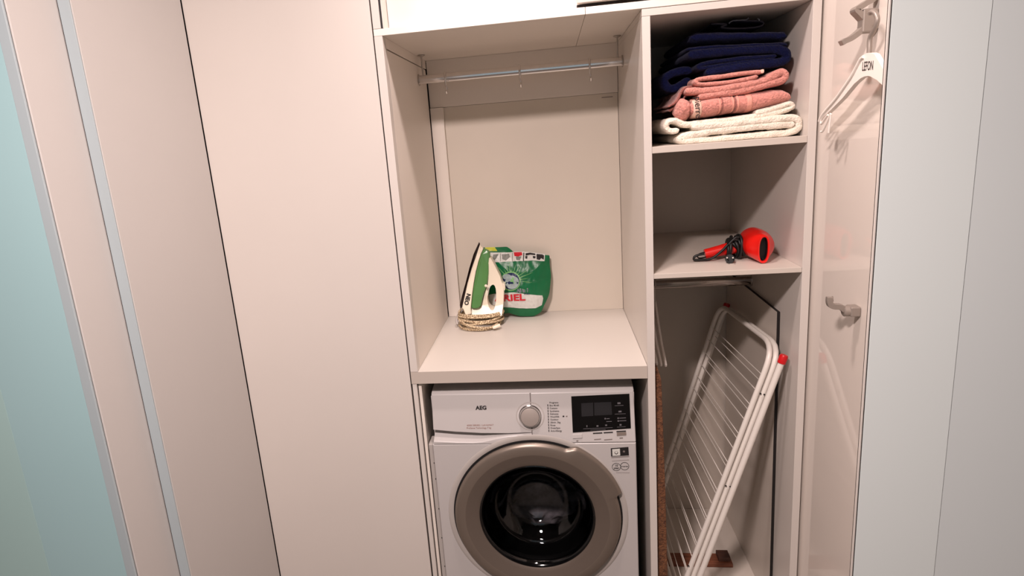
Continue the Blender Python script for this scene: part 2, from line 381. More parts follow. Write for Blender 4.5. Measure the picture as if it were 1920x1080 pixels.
# front panel with round hole
def rect_pt(th, x0, x1, z0, z1):
    c, s = math.cos(th), math.sin(th); k = 1e9
    if c > 1e-9: k = min(k, (x1-DX)/c)
    if c < -1e-9: k = min(k, (x0-DX)/c)
    if s > 1e-9: k = min(k, (z1-DZ)/s)
    if s < -1e-9: k = min(k, (z0-DZ)/s)
    return DX+c*k, DZ+s*k
ths = sorted([2*math.pi*i/120 for i in range(120)]+[math.atan2(z-DZ, x-DX) % (2*math.pi) for x in (0.0445, 0.6535) for z in (-0.005, 0.6655)])
bm = bmesh.new(); ring = []
for th in ths:
    x, z = rect_pt(th, 0.0445, 0.6535, -0.005, 0.6655); cx, cz = DX+0.205*math.cos(th), DZ+0.205*math.sin(th)
    ring.append([bm.verts.new(p) for p in ((x, 0.03, z), (x, 0.0025, z), (DX+(x-DX)*0.992, 0.0, DZ+(z-DZ)*0.992), (cx, 0.0, cz), (cx, 0.03, cz))])
for i in range(len(ring)):
    a, b = ring[i], ring[(i+1) % len(ring)]
    for k in range(4): bm.faces.new((a[k], b[k], b[k+1], a[k+1]))
out('front_panel', bm, M['enamel'], wm, auto=30)
# raised surround and black annulus for the shade in the door gap
bm = bmesh.new(); lathe(bm, [(0.276, 0.0), (0.274, 0.0014), (0.2625, 0.0022), (0.2595, 0.0010), (0.255, 0.001), (0.206, 0.001), (0.206, 0.0)], (DX, -0.0005, DZ), (0, -1, 0), 128)
o = out('door_surround', bm, M['enamel2'], wm, auto=40)
bm = bmesh.new(); lathe(bm, [(0.2595, 0.0), (0.2590, 0.001), (0.245, 0.001), (0.245, 0.0)], (DX, -0.0013, DZ), (0, -1, 0), 128)
out('door_gap_shade', bm, M['rubber'], wm, auto=40)
# door
def ro(th):
    d = math.degrees(th) % 360
    def ss(a, b, x):
        x = max(0, min(1, (x-a)/(b-a))); return x*x*(3-2*x)
    return 0.2535+0.0190*ss(17.5, 19.5, d)*(1-ss(60, 68, d))
bm = bmesh.new(); rings = []
N = 240
for i in range(N):
    th = 2*math.pi*i/N; R = ro(th); c, s = math.cos(th), math.sin(th)
    prof = [(R-0.006, -0.0030), (R, -0.0055), (R, -0.0120), (R-0.004, -0.0175), (R-0.010, -0.0205), (0.222, -0.0225), (0.2195, -0.022), (0.206, -0.0175), (0.190, -0.0125), (0.1795, -0.0095), (0.1775, -0.008), (0.1775, 0.004)]
    rings.append([bm.verts.new((DX+r*c, y, DZ+r*s)) for r, y in prof])
for i in range(N):
    a, b = rings[i], rings[(i+1) % N]
    for k in range(len(a)-1): bm.faces.new((a[k], b[k], b[k+1], a[k+1]))
door = out('door', bm, M['taupe'], wm, auto=28); door.data.materials.append(M['taupe2']); door.data.materials.append(M['rimlight'])
for f in door.data.polygons:
    c = f.center+Vector((0.35, 0.28, -0.02)); r = math.hypot(c.x-DX, c.z-DZ)
    if r < 0.219: f.material_index = 1
# inner black bezel and bowl glass
bm = bmesh.new(); lathe(bm, [(0.1772, 0.008), (0.1745, 0.0095), (0.170, 0.006), (0.166, 0.0), (0.164, -0.01)], (DX, 0, DZ), (0, -1, 0), 96)
o = out('door_bezel', bm, M['black'], door, auto=40); o.data.transform(Matrix.Translation((-0.35, -0.28, 0.02)))
prof = [(0.1655, 0.004), (0.161, -0.004), (0.154, -0.022), (0.147, -0.040), (0.141, -0.054), (0.1385, -0.0575), (0.135, -0.0585), (0.130, -0.064), (0.118, -0.078), (0.104, -0.091), (0.092, -0.0995), (0.0895, -0.0990), (0.086, -0.1025), (0.066, -0.1125), (0.042, -0.1195), (0.02, -0.1225), (0.0, -0.123)]
bm = bmesh.new(); lathe(bm, prof, (DX, 0, DZ), (0, -1, 0), 96)
lathe(bm, [(max(r-0.004, 0), h+0.004) for r, h in prof], (DX, 0, DZ), (0, -1, 0), 96)
o = out('door_glass', bm, M['glass'], door, recalc=False, auto=50); o.data.transform(Matrix.Translation((-0.35, -0.28, 0.02)))
# drum behind the glass
bm = bmesh.new(); lathe(bm, [(0.20, -0.03), (0.19, -0.06), (0.235, -0.10), (0.24, -0.16), (0.24, -0.42), (0.02, -0.44), (0, -0.44)], (DX, 0, DZ), (0, -1, 0), 64)
out('drum', bm, M['drum'], wm, auto=40)
bm = bmesh.new(); bmesh.ops.create_icosphere(bm, subdivisions=4, radius=0.09)
for v in bm.verts:
    k = 1+0.45*noise.noise(v.co*22)+0.2*noise.noise(v.co*55); v.co = Vector((v.co.x*1.3*k+DX+0.02, v.co.y*0.7*k+0.25, v.co.z*0.75*k+DZ-0.115))
tag(out('laundry', bm, M['drumcloth'], None, smooth=True), 'dim crumpled laundry seen through the dark washing machine door glass', 'laundry')

# fascia, tilted back a little
def F(x, z, off): return Vector((x, 0.03*(z-0.666)/0.152-off, z))
def slab(name, poly, o0, o1, m, parent, bevel=0.0006):
    bm = bmesh.new(); a = [bm.verts.new(F(x, z, o1)) for x, z in poly]; b = [bm.verts.new(F(x, z, o0)) for x, z in poly]; n = len(poly)
    bm.faces.new(a); bm.faces.new(b)
    for i in range(n): bm.faces.new((a[i], b[i], b[(i+1) % n], a[(i+1) % n]))
    o = out(name, bm, m, parent, bevel=bevel)
    return o
FT, FL, FR = 0.8165, 0.0495, 0.6535
slab('fascia', [(0.3515, 0.667), (FR, 0.667), (FR, FT), (0.3515, FT)], -0.02, 0.0, M['enamel'], wm, 0.003)
slab('fascia_recess', [(FL, 0.667), (0.351, 0.667), (0.351, FT-0.001), (FL, FT-0.001)], -0.043, -0.035, M['enamel'], wm, 0.001)
ang = [math.pi*2*i/40 for i in range(41)]
dl = [(FL, 0.7105), (0.12, 0.7035), (0.20, 0.6985), (0.28, 0.697), (0.3505, 0.699)]
drawer = slab('detergent_drawer', dl+[(0.3505, FT), (FL, FT)], -0.034, 0.0, M['enamel'], wm, 0.0015)
# swooping grip below the drawer
bm = bmesh.new(); rows = []
low = [(FL, 0.6775), (0.12, 0.6735), (0.17, 0.672), (0.20, 0.674), (0.24, 0.683), (0.28, 0.690), (0.3505, 0.694)]
for k, (x, z) in enumerate(low):
    zt = 0.7105-0.013*min(1, (x-FL)/0.15)
    h = max(zt-z, 0.002); dk = max(0.12, min(1, (0.345-x)/0.12))
    rows.append([bm.verts.new(F(x, zt, -0.034*dk))]+[bm.verts.new(F(x, z+h*(1-s), -0.034*dk*(1-s**1.5))) for s in (0.3, 0.6, 0.8, 0.93)]+[bm.verts.new(F(x, z, 0.0012)), bm.verts.new(F(x, max(z-0.003, 0.667), 0.002)), bm.verts.new(F(x, 0.667, 0.0))])
for a, b in zip(rows, rows[1:]):
    for k in range(len(a)-1): bm.faces.new((a[k], b[k], b[k+1], a[k+1]))
out('drawer_grip', bm, M['enamel'], wm, auto=60)
# lines of the drawer at the knob
KX, KZ = (0.3478, 0.0162, 0.748)[0], (0.3478, 0.0162, 0.748)[2]
for (z0, z1) in ((KZ+0.034, FT-0.001), (0.700-0.022, KZ-0.034)):
    slab('seam_line', [(0.3500, z0), (0.3518, z0), (0.3518, z1), (0.3500, z1)], 0.0004, 0.0009, M['inkgrey'], wm, 0)
def on_fascia(p): return F(p.x, p.z, 0.0012)
fn = Vector((0, -0.9811, 0.1936))
bm = bmesh.new(); lathe(bm, [(0.0425, 0.0), (0.0425, 0.0006), (0.0405, 0.0008), (0.040, 0.0004), (0.040, 0.0)], F(KX, KZ, 0.0004), fn, 64); out('knob_ring', bm, M['enamel2'], wm, auto=40)
bm = bmesh.new(); lathe(bm, [(0.034, 0.0), (0.0335, 0.002), (0.0315, 0.003), (0.0305, 0.012), (0.0290, 0.0145), (0.0272, 0.0145)], F(KX, KZ, 0.0), fn, 64); kn = out('programme_knob', bm, M['chrome'], wm, auto=35)
bm = bmesh.new(); lathe(bm, [(0.0274, 0.0135), (0.027, 0.0152), (0.0255, 0.0157), (0.0, 0.0157)], F(KX, KZ, 0.0), fn, 64); o = out('knob_face', bm, M['knob'], kn, auto=35); o.data.transform(Matrix.Translation((-0.35, -0.28, 0.02)))
# display
dq = [(0.4723, 0.0272, 0.8039), (0.6411, 0.0281, 0.8082), (0.6409, 0.0083, 0.7079), (0.4717, 0.0062, 0.6976)]
dq = [(p[0], p[2]) for p in dq]
disp = slab('display_panel', [dq[3], dq[2], dq[1], dq[0]], 0.0, 0.0012, M['black'], wm, 0.0004)
def chip(px, off0, off1, m, parent, name='screen'):
    o = slab(name, [(p[0], p[2]) for p in px], off0, off1, m, parent, 0)
    if parent is not wm: o.data.transform(Matrix.Translation((-0.35, -0.28, 0.02)))
    return o
chip([(0.4999, 0.0156, 0.7448), (0.534, 0.0158, 0.7459), (0.5351, 0.0234, 0.7847), (0.5005, 0.0232, 0.7834)], 0.0012, 0.0014, M['screen'], disp)
chip([(0.5372, 0.016, 0.7469), (0.5885, 0.0163, 0.7487), (0.5879, 0.0236, 0.7856), (0.5383, 0.0234, 0.7846)], 0.0012, 0.0014, M['screen'], disp)
for pts in ([(0.6056, 0.0223, 0.779), (0.6142, 0.0224, 0.7793), (0.6141, 0.0234, 0.7843), (0.6055, 0.0233, 0.784)], [(0.6075, 0.0176, 0.755), (0.6162, 0.0177, 0.7555), (0.6159, 0.0185, 0.7599), (0.6074, 0.0185, 0.7595)], [(0.5661, 0.0137, 0.7354), (0.5699, 0.0137, 0.7355), (0.5699, 0.0145, 0.7395), (0.5662, 0.0145, 0.7394)], [(0.6035, 0.0138, 0.7361), (0.6073, 0.0139, 0.7362), (0.6073, 0.0147, 0.7403), (0.6036, 0.0146, 0.7402)], [(0.6034, 0.0123, 0.7282), (0.6075, 0.0123, 0.7283), (0.6075, 0.013, 0.7321), (0.6035, 0.013, 0.732)], [(0.5126, 0.0093, 0.7133), (0.5151, 0.0094, 0.7134), (0.5153, 0.0105, 0.7192), (0.5127, 0.0105, 0.719)], [(0.5419, 0.0095, 0.714), (0.5475, 0.0095, 0.7143), (0.5475, 0.0104, 0.7187), (0.542, 0.0104, 0.7185)], [(0.5672, 0.0099, 0.7161), (0.5724, 0.0099, 0.7163), (0.5725, 0.0107, 0.7204), (0.5673, 0.0107, 0.7202)], [(0.6085, 0.0099, 0.7163), (0.6141, 0.01, 0.7165), (0.6142, 0.0109, 0.7213), (0.6086, 0.0109, 0.721)]):
    chip(pts, 0.0012, 0.0014, M['icon'], disp, 'icon')
for pts in ([(0.5975, 0.0213, 0.7738), (0.6225, 0.0214, 0.7746), (0.6226, 0.0216, 0.7757), (0.5975, 0.0215, 0.7749)], [(0.5963, 0.0165, 0.7496), (0.6276, 0.0167, 0.7504), (0.6277, 0.0168, 0.7513), (0.5964, 0.0167, 0.7506)], [(0.5714, 0.0139, 0.7363), (0.5808, 0.0139, 0.7366), (0.5807, 0.0143, 0.7383), (0.5713, 0.0142, 0.738)], [(0.571, 0.0122, 0.7279), (0.5867, 0.0123, 0.7285), (0.5866, 0.0126, 0.73), (0.5709, 0.0125, 0.7295)], [(0.6086, 0.0141, 0.7373), (0.6278, 0.0142, 0.7381), (0.6277, 0.0146, 0.7398), (0.6085, 0.0144, 0.739)], [(0.6085, 0.0125, 0.7294), (0.6285, 0.0126, 0.7301), (0.6284, 0.013, 0.7318), (0.6084, 0.0129, 0.7311)], [(0.5028, 0.0083, 0.708), (0.5882, 0.0088, 0.7107), (0.5882, 0.009, 0.7117), (0.5029, 0.0085, 0.709)], [(0.6008, 0.009, 0.7118), (0.6258, 0.0093, 0.7129), (0.6259, 0.0094, 0.7137), (0.6008, 0.0092, 0.7126)], [(0.5232, 0.0075, 0.704), (0.5675, 0.0078, 0.7056), (0.5676, 0.008, 0.7066), (0.5233, 0.0077, 0.7049)]):
    chip(pts, 0.0012, 0.0014, M['icon'], disp, 'icon_text')
for pts in ([(0.5306, 0.0054, 0.6934), (0.5579, 0.0056, 0.6945), (0.5577, 0.0062, 0.6972), (0.5305, 0.0059, 0.6961)], [(0.5616, 0.0057, 0.6948), (0.5884, 0.0059, 0.6959), (0.5882, 0.0065, 0.6987), (0.5615, 0.0062, 0.6976)], [(0.5989, 0.0063, 0.6978), (0.6261, 0.0065, 0.699), (0.6259, 0.0071, 0.7017), (0.5987, 0.0068, 0.7005)]): chip(pts, 0.0, 0.0012, M['ink'], wm, 'touch_mark')
chip([(0.5993, 0.0042, 0.6875), (0.6263, 0.0046, 0.6891), (0.6264, 0.0062, 0.6976), (0.5994, 0.006, 0.6964)], 0.0, 0.002, M['btn'], wm, 'start_button')
chip([(0.4709, 0.0031, 0.6815), (0.4984, 0.0033, 0.6828), (0.4984, 0.0054, 0.6934), (0.471, 0.0052, 0.6922)], 0.0, 0.003, M['enamel'], wm, 'power_button').data.materials
for pts in ([(0.4811, 0.001, 0.6713), (0.4867, 0.0011, 0.6716), (0.4867, 0.0018, 0.6749), (0.4811, 0.0017, 0.6747)], [(0.5329, 0.0019, 0.6756), (0.5532, 0.0022, 0.6769), (0.5532, 0.0026, 0.679), (0.5329, 0.0023, 0.6776)], [(0.5621, 0.0016, 0.6742), (0.5857, 0.0019, 0.6757), (0.5857, 0.0023, 0.6779), (0.562, 0.002, 0.6764)], [(0.607, 0.0025, 0.6784), (0.6164, 0.0026, 0.6791), (0.6164, 0.0032, 0.682), (0.607, 0.003, 0.6813)]): chip(pts, 0.0, 0.0008, M['inkgrey'], wm, 'button_text')
# lettering
fx = Vector((1, 0, 0)); fz = Vector((0, 0.1936, 0.9811))
ag = (0.1846, 0.0206, 0.7702); text('logo', 'AEG', 0.0160, ag, fx, fz, M['ink'], wm, bold=0.04, fn=on_fascia, sx=1.08)
p_ = (0.1543, 0.0109, 0.7213); text('drawer_text', '6000 SERIES / LAVAMAT', 0.0066, p_, fx, fz, M['inkred'], wm, fn=on_fascia, sx=1.2)
p_ = (0.1532, 0.0093, 0.7133); text('drawer_text', 'ProSense Technology 7 kg', 0.0066, p_, fx, fz, M['inkred'], wm, fn=on_fascia, sx=1.06)
progs = ['Programs', 'Eco 40-60', 'Cottons', 'Synthetics', 'Delicates', 'Wool/Silk', 'Outdoor', '20min. 3kg', 'Rinse', 'Drain/Spin', 'Anti-Allergy']
for i, s in enumerate(progs):
    q = (0.4072, 0.0236, 0.7857); e = (0.4066, 0.0072, 0.7025)
    x = q[0]+(e[0]-q[0])*i/10; z = q[2]+(e[2]-q[2])*i/10
    text('programme_text', s, 0.0068, (x, 0, z-0.001), fx, fz, M['ink'], wm, fn=on_fascia, sx=1.0, bold=0.01)
    if i: slab('programme_mark', [(x-0.0062, z-0.0016), (x-0.0040, z-0.0016), (x-0.0040, z+0.0042), (x-0.0062, z+0.0042)], 0.0, 0.001, M['ink'], wm, 0)
chip([(0.444, 0.0154, 0.7441), (0.4491, 0.0155, 0.7443), (0.4491, 0.0161, 0.7477), (0.444, 0.0161, 0.7474)], 0, 0.001, M['ink'], wm, 'programme_icon')
chip([(0.4536, 0.0155, 0.7444), (0.4584, 0.0155, 0.7447), (0.4584, 0.016, 0.7472), (0.4536, 0.016, 0.747)], 0, 0.001, M['inkgrey'], wm, 'programme_icon')
# stickers on the front panel (plane y = 0)
def flat(name, pts, y, m, parent, th=0.0005):
    bm = bmesh.new(); prism(bm, xz(pts), lambda x, z: y-th, lambda x, z: y); return out(name, bm, m, parent)
st = flat('sticker', [(0.5806, 0, 0.6219), (0.6322, 0, 0.6252), (0.6312, 0, 0.6526), (0.5804, 0, 0.6488)], -0.0002, M['ink'], wm)
for pts, mm in (([(0.5845, 0, 0.6241), (0.6071, 0, 0.6257), (0.6064, 0, 0.6478), (0.5842, 0, 0.6459)], 'bagwhite'),): flat('sticker_print', pts, -0.0008, M[mm], wm)
def disc(name, c, r, y, m, parent, r_in=0.0):
    bm = bmesh.new(); lathe(bm, [(r_in, 0), (r_in, 0.0004), (r, 0.0004), (r, 0)], (c[0], y, c[2]), (0, -1, 0), 32); return out(name, bm, m, parent)
disc('sticker_print', (0.5958, 0, 0.6349), 0.0050, -0.0012, M['ink'], wm); disc('sticker_print', (0.5958, 0, 0.636), 0.0036, -0.0017, M['bagwhite'], wm)
disc('sticker_print', (0.618, 0, 0.6383), 0.0032, -0.0008, M['inkgrey'], wm)
for (a, b, h) in (((0.5811, 0, 0.6176), (0.6327, 0, 0.6208), 0.0018), ((0.5828, 0, 0.6066), (0.6325, 0, 0.6103), 0.0008), ((0.5937, 0, 0.5688), (0.6328, 0, 0.5683), 0.0006)):
    bm = bmesh.new(); prism(bm, [(a[0], a[2]), (b[0], b[2]), (b[0], b[2]+h), (a[0], a[2]+h)], lambda x, z: -0.0006, lambda x, z: -0.0002); out('sticker_text', bm, M['inkgrey'], wm)
for c in ((0.5949, 0, 0.5875), (0.6191, 0, 0.59)): disc('sticker_ring', c, 0.0128, -0.0002, M['ink'], wm, 0.0116)
for i, s in enumerate(('10', 'year')): text('sticker_text', s, 0.0095, Vector((0.5949, 0, 0.589))+Vector((0, -0.0006, -0.008*i)), fx, (0, 0, 1), M['ink'], wm, 'CENTER', bold=0.02)
text('sticker_text', 'inverter', 0.0066, Vector((0.6191, 0, 0.5874))+Vector((0, -0.0006, 0)), fx, (0, 0, 1), M['ink'], wm, 'CENTER', bold=0.02)

# ------------------------------------------------------------------ clothes rail and hooks in the open compartment
def rail(x0, x1, y, z, hz, label, m='chrome'):
    t = thing('clothes_rail', label, 'rail', ((x0+x1)/2, y, z))
    bm = bmesh.new(); tube(bm, [(x0+0.004, y, z), (x1-0.004, y, z)], 0.0075, 20, up=(0, 0, 1), ry=hz); out('rail_tube', bm, M[m], t, auto=40)
    for xa, xb in ((x0+0.0005, x0+0.004), (x1-0.004, x1-0.0005)):
        bm = bmesh.new(); tube(bm, [(xa, y, z), (xb, y, z)], 0.012, 20, up=(0, 0, 1), ry=hz+0.004); out('end_bracket', bm, M['steel'], t, auto=40)
    return t
RY, RZ = 0.40, 1.776
t = rail(0.0228, XM, RY, RZ, 0.014, 'chrome oval clothes rail under the ceiling of the open compartment')
for x in (0.040, XM-0.016):
    bm = bmesh.new(); tube(bm, [(x, RY, RZ+0.012), (x, RY, ZT-0.006)], 0.0028, 10); out('hanging_rod', bm, M['steel'], t, auto=40)
    bm = bmesh.new(); lathe(bm, [(0.012, 0), (0.012, -0.002), (0.006, -0.005), (0.003, -0.006)], (x, RY, ZT-0.0004), n=20, cap0=True); out('ceiling_plate', bm, M['steel'], t, auto=40)
shk = []
for i, (a, lab) in enumerate((((0.1148, 0.4, 1.7818), 'thin metal S-hook on the clothes rail, nearest its left end'), ((0.3608, 0.4, 1.7834), 'thin metal S-hook at the middle of the clothes rail'), ((0.5853, 0.4, 1.7894), 'thin metal S-hook on the clothes rail, nearest its right end'))):
    x = a[0]; c = RZ
    pts = [(x, RY+0.0095, c-0.008), (x, RY+0.0098, c+0.006), (x, RY+0.006, c+0.0148), (x, RY, c+0.0172), (x, RY-0.006, c+0.0148), (x, RY-0.0100, c+0.006), (x, RY-0.0100, c-0.012), (x, RY-0.006, c-0.024), (x+0.002, RY-0.003, c-0.036), (x+0.002, RY-0.006, c-0.048), (x+0.002, RY-0.015, c-0.052), (x+0.002, RY-0.022, c-0.044)]
    o = T('s_hook', cat(pts, 5), 0.0030, M['chrome'], n=8); shk.append(o)
    tag(o, lab, 'hook', 'S-hooks on the clothes rail')
# lower rail and three hangers
t = rail(XMI+0.0003, 1.079, 0.345, 1.049, 0.0145, 'chrome clothes rail right below the hair dryer shelf', 'darkchrome')
def hanger_poly(sc=1.0, half=0.20):
    top = [(0, 0.0), (0.012, -0.004), (0.03, -0.022), (0.07, -0.058), (0.13, -0.105), (half-0.01, -0.138), (half, -0.148), (half-0.003, -0.156), (half-0.014, -0.154), (0.13, -0.126), (0.07, -0.088), (0.035, -0.066), (0.0, -0.058)]
    left = [(-x, z) for x, z in top[1:-1]]
    return [(x*sc, z*sc) for x, z in top]+[(x*sc, z*sc) for x, z in left[::-1]]
def plastic_hanger(x, y, z, zr, label, half, rot=0.0):
    t = thing('clothes_hanger', label, 'hanger', (x, y, z), 'white hangers on the lower rail')
    bm = bmesh.new(); P = hanger_poly(1.0, half); n = len(P)
    a = [bm.verts.new((x-0.0035, y+u, z+w)) for u, w in P]; b = [bm.verts.new((x+0.0035, y+u, z+w)) for u, w in P]
    bm.faces.new(a); bm.faces.new(b[::-1])
    for i in range(n): bm.faces.new((a[i], b[i], b[(i+1) % n], a[(i+1) % n]))
    out('hanger_body', bm, M['hanger'], t, bevel=0.002)
    h = zr-z
    pts = [(x, y, z-0.01), (x, y, z+h-0.012), (x, y-0.012, z+h+0.002), (x, y-0.012, z+h+0.012), (x, y, z+h+0.0195), (x, y+0.012, z+h+0.010), (x, y+0.014, z+h-0.004)]
    o = T('hanger_hook', cat(pts, 5), 0.0022, M['steel'], t, n=8)
    t.rotation_euler = (0, 0, rot)
    return t
plastic_hanger(0.7345, 0.345, 1.000, 1.049, 'white hanger on the lower rail, tight against the left side panel', 0.20, 0.03)
plastic_hanger(0.7525, 0.345, 0.998, 1.049, 'middle one of three white hangers on the lower rail', 0.205, 0.0)
plastic_hanger(0.7705, 0.345, 0.996, 1.049, 'white hanger on the lower rail, rightmost of the three', 0.205, -0.02)

# ------------------------------------------------------------------ iron
IY = 0.43
iz0, iz1 = ZC, 1.20
def iw(W):
    def f(z):
        s = max(0.0, min(1.0, (1.195-z)/0.27)); return W*0.5*(s**0.55)+0.004
    return f
iron = thing('steam_iron', 'white and green steam iron standing on its heel, its cord wrapped round', 'iron', (0.17, IY, ZC))
def ironpart(name, pts, W, m, bev=0.004, const=None):
    w = iw(W); bm = bmesh.new(); P = xz(pts)
    if const: prism(bm, P, lambda x, z: IY-const, lambda x, z: IY+const)
    else: prism(bm, P, lambda x, z: IY-w(z), lambda x, z: IY+w(z))
    return out(name, bm, m, iron, bevel=bev, seg=3)
ironpart('soleplate', [(0.1796, 0.39, 1.2116), (0.1828, 0.39, 1.2061), (0.1816, 0.39, 1.1988), (0.1675, 0.39, 1.1677), (0.1489, 0.39, 1.123), (0.1314, 0.39, 1.0725), (0.116, 0.39, 1.0213), (0.1054, 0.39, 0.9851), (0.1007, 0.39, 0.9853), (0.0995, 0.39, 0.9958), (0.1091, 0.39, 1.0286), (0.1246, 0.39, 1.0728), (0.1414, 0.39, 1.1251), (0.1585, 0.39, 1.1715), (0.1676, 0.39, 1.1895)], 0.105, M['sole'], 0.0012)
ironpart('skirt', [(0.1826, 0.39, 1.2038), (0.1879, 0.39, 1.1951), (0.1944, 0.39, 1.1894), (0.1862, 0.39, 1.1734), (0.1751, 0.39, 1.1454), (0.1641, 0.39, 1.112), (0.1539, 0.39, 1.0715), (0.1449, 0.39, 1.027), (0.1371, 0.39, 0.9802), (0.1375, 0.39, 0.9609), (0.1168, 0.39, 0.9582), (0.1122, 0.39, 0.976), (0.1062, 0.39, 0.9861), (0.1166, 0.39, 1.0206), (0.1316, 0.39, 1.0718), (0.1495, 0.39, 1.1223), (0.1681, 0.39, 1.167)], 0.10, M['ironwhite'], 0.003)
ironpart('water_tank', [(0.1944, 0.39, 1.1894), (0.2053, 0.39, 1.1841), (0.2154, 0.39, 1.1782), (0.2163, 0.39, 1.1635), (0.2114, 0.39, 1.1334), (0.2082, 0.39, 1.0996), (0.202, 0.39, 1.0692), (0.1935, 0.39, 1.0455), (0.1849, 0.39, 1.0252), (0.179, 0.39, 1.0046), (0.1736, 0.39, 0.9874), (0.1661, 0.39, 0.9787), (0.1558, 0.39, 0.977), (0.143, 0.39, 0.9782), (0.1375, 0.39, 0.9813), (0.1452, 0.39, 1.027), (0.1542, 0.39, 1.0714), (0.1645, 0.39, 1.112), (0.1754, 0.39, 1.1454), (0.1866, 0.39, 1.1734)], 0.085, M['irongreen'], 0.006)
# handle with its opening, built as a frame of quads
outer = [(0.2138, 0.39, 1.1562), (0.2196, 0.39, 1.1539), (0.2254, 0.39, 1.1428), (0.2338, 0.39, 1.1221), (0.2409, 0.39, 1.1048), (0.2474, 0.39, 1.0892), (0.2503, 0.39, 1.0737), (0.2553, 0.39, 1.0598), (0.2579, 0.39, 1.0392), (0.2554, 0.39, 1.0117), (0.2521, 0.39, 0.9841), (0.2487, 0.39, 0.9634), (0.2456, 0.39, 0.9474), (0.2213, 0.39, 0.9477), (0.1943, 0.39, 0.9488), (0.1641, 0.39, 0.9521), (0.137, 0.39, 0.9546), (0.1168, 0.39, 0.9582), (0.114, 0.39, 0.9738), (0.1376, 0.39, 0.9785), (0.1557, 0.39, 0.9749), (0.1677, 0.39, 0.9765), (0.174, 0.39, 0.9846), (0.1802, 0.39, 1.0039), (0.1866, 0.39, 1.0251), (0.1939, 0.39, 1.0421), (0.202, 0.39, 1.0606), (0.2057, 0.39, 1.0827), (0.2077, 0.39, 1.1099), (0.2094, 0.39, 1.1335)]
inner = [(0.2219, 0.39, 1.0587), (0.2263, 0.39, 1.0543), (0.2292, 0.39, 1.0439), (0.2297, 0.39, 1.0267), (0.2284, 0.39, 1.0094), (0.2258, 0.39, 0.9922), (0.2222, 0.39, 0.9784), (0.2181, 0.39, 0.9688), (0.2125, 0.39, 0.9656), (0.2066, 0.39, 0.9679), (0.2011, 0.39, 0.9758), (0.1972, 0.39, 0.9864), (0.1962, 0.39, 1.0004), (0.1969, 0.39, 1.0143), (0.1996, 0.39, 1.028), (0.2046, 0.39, 1.0416), (0.21, 0.39, 1.0517), (0.2165, 0.39, 1.0575)]
def frame_with_hole(name, outer, inner, wf, m, bevel):
    bm = bmesh.new(); po = xz(outer); pi_ = xz(inner)
    cu = bpy.data.curves.new(name, 'CURVE'); cu.dimensions = '2D'; cu.fill_mode = 'BOTH'
    for P in (po, pi_):
        sp = cu.splines.new('POLY'); sp.points.add(len(P)-1); sp.use_cyclic_u = True
        for q, (x, z) in zip(sp.points, P): q.co = (x, z, 0, 1)
    cu.extrude = 1.0
    to = bpy.data.objects.new('tmp', cu); COL.objects.link(to)
    dg = bpy.context.evaluated_depsgraph_get(); me = bpy.data.meshes.new_from_object(to.evaluated_get(dg))
    bpy.data.objects.remove(to); bpy.data.curves.remove(cu)
    bm.from_mesh(me); bpy.data.meshes.remove(me)
    bmesh.ops.remove_doubles(bm, verts=bm.verts, dist=1e-6)
    for v in bm.verts:
        x, z, s = v.co.x, v.co.y, v.co.z
        v.co = Vector((x, IY-wf(z)*(1 if s < 0 else -1), z))
    return out(name, bm, m, iron, bevel=bevel, seg=3)
frame_with_hole('handle', outer, inner, lambda z: 0.020+0.028*max(0, min(1, (0.985-z)/0.06)), M['ironwhite'], 0.004)
bm = bmesh.new(); c = Vector((0.198, 0.385, 1.0621)); bmesh.ops.create_uvsphere(bm, u_segments=16, v_segments=10, radius=0.0052)
bmesh.ops.translate(bm, verts=bm.verts, vec=c); out('steam_knob', bm, M['ironwhite'], iron, smooth=True)
ironpart('thumb_rest', [(0.2444, 0.39, 1.0843), (0.2492, 0.39, 1.0772), (0.2535, 0.39, 1.0616), (0.2625, 0.39, 1.0578), (0.2616, 0.39, 1.0349), (0.2574, 0.39, 1.0323), (0.2549, 0.39, 1.053), (0.2498, 0.39, 1.0669)], 0.03, M['ironwhite'], 0.002, const=0.014)
ironpart('grip_inset', [(0.2092, 0.39, 1.0579), (0.2131, 0.39, 1.0563), (0.2069, 0.39, 1.0449), (0.2018, 0.39, 1.0314), (0.1995, 0.39, 1.0183), (0.1969, 0.39, 1.0198), (0.1994, 0.39, 1.0349), (0.2045, 0.39, 1.0485)], 0.03, M['bagwhite'], 0.0015, const=0.0215)
# brand print on the skirt
wN = iw(0.10); a_, b_ = Vector((0.1288, 0.39, 1.0374)), Vector((0.1152, 0.39, 0.9962)); d_ = (b_-a_).normalized()
text('logo', 'NEO', 0.0205, a_+Vector((-0.0005, 0, 0)), d_, Vector((-d_.z, 0, d_.x)), M['ink'], iron, bold=0.045, sx=0.98, fn=lambda p: Vector((p.x-0.0, IY-wN(p.z)-0.0012, p.z)))
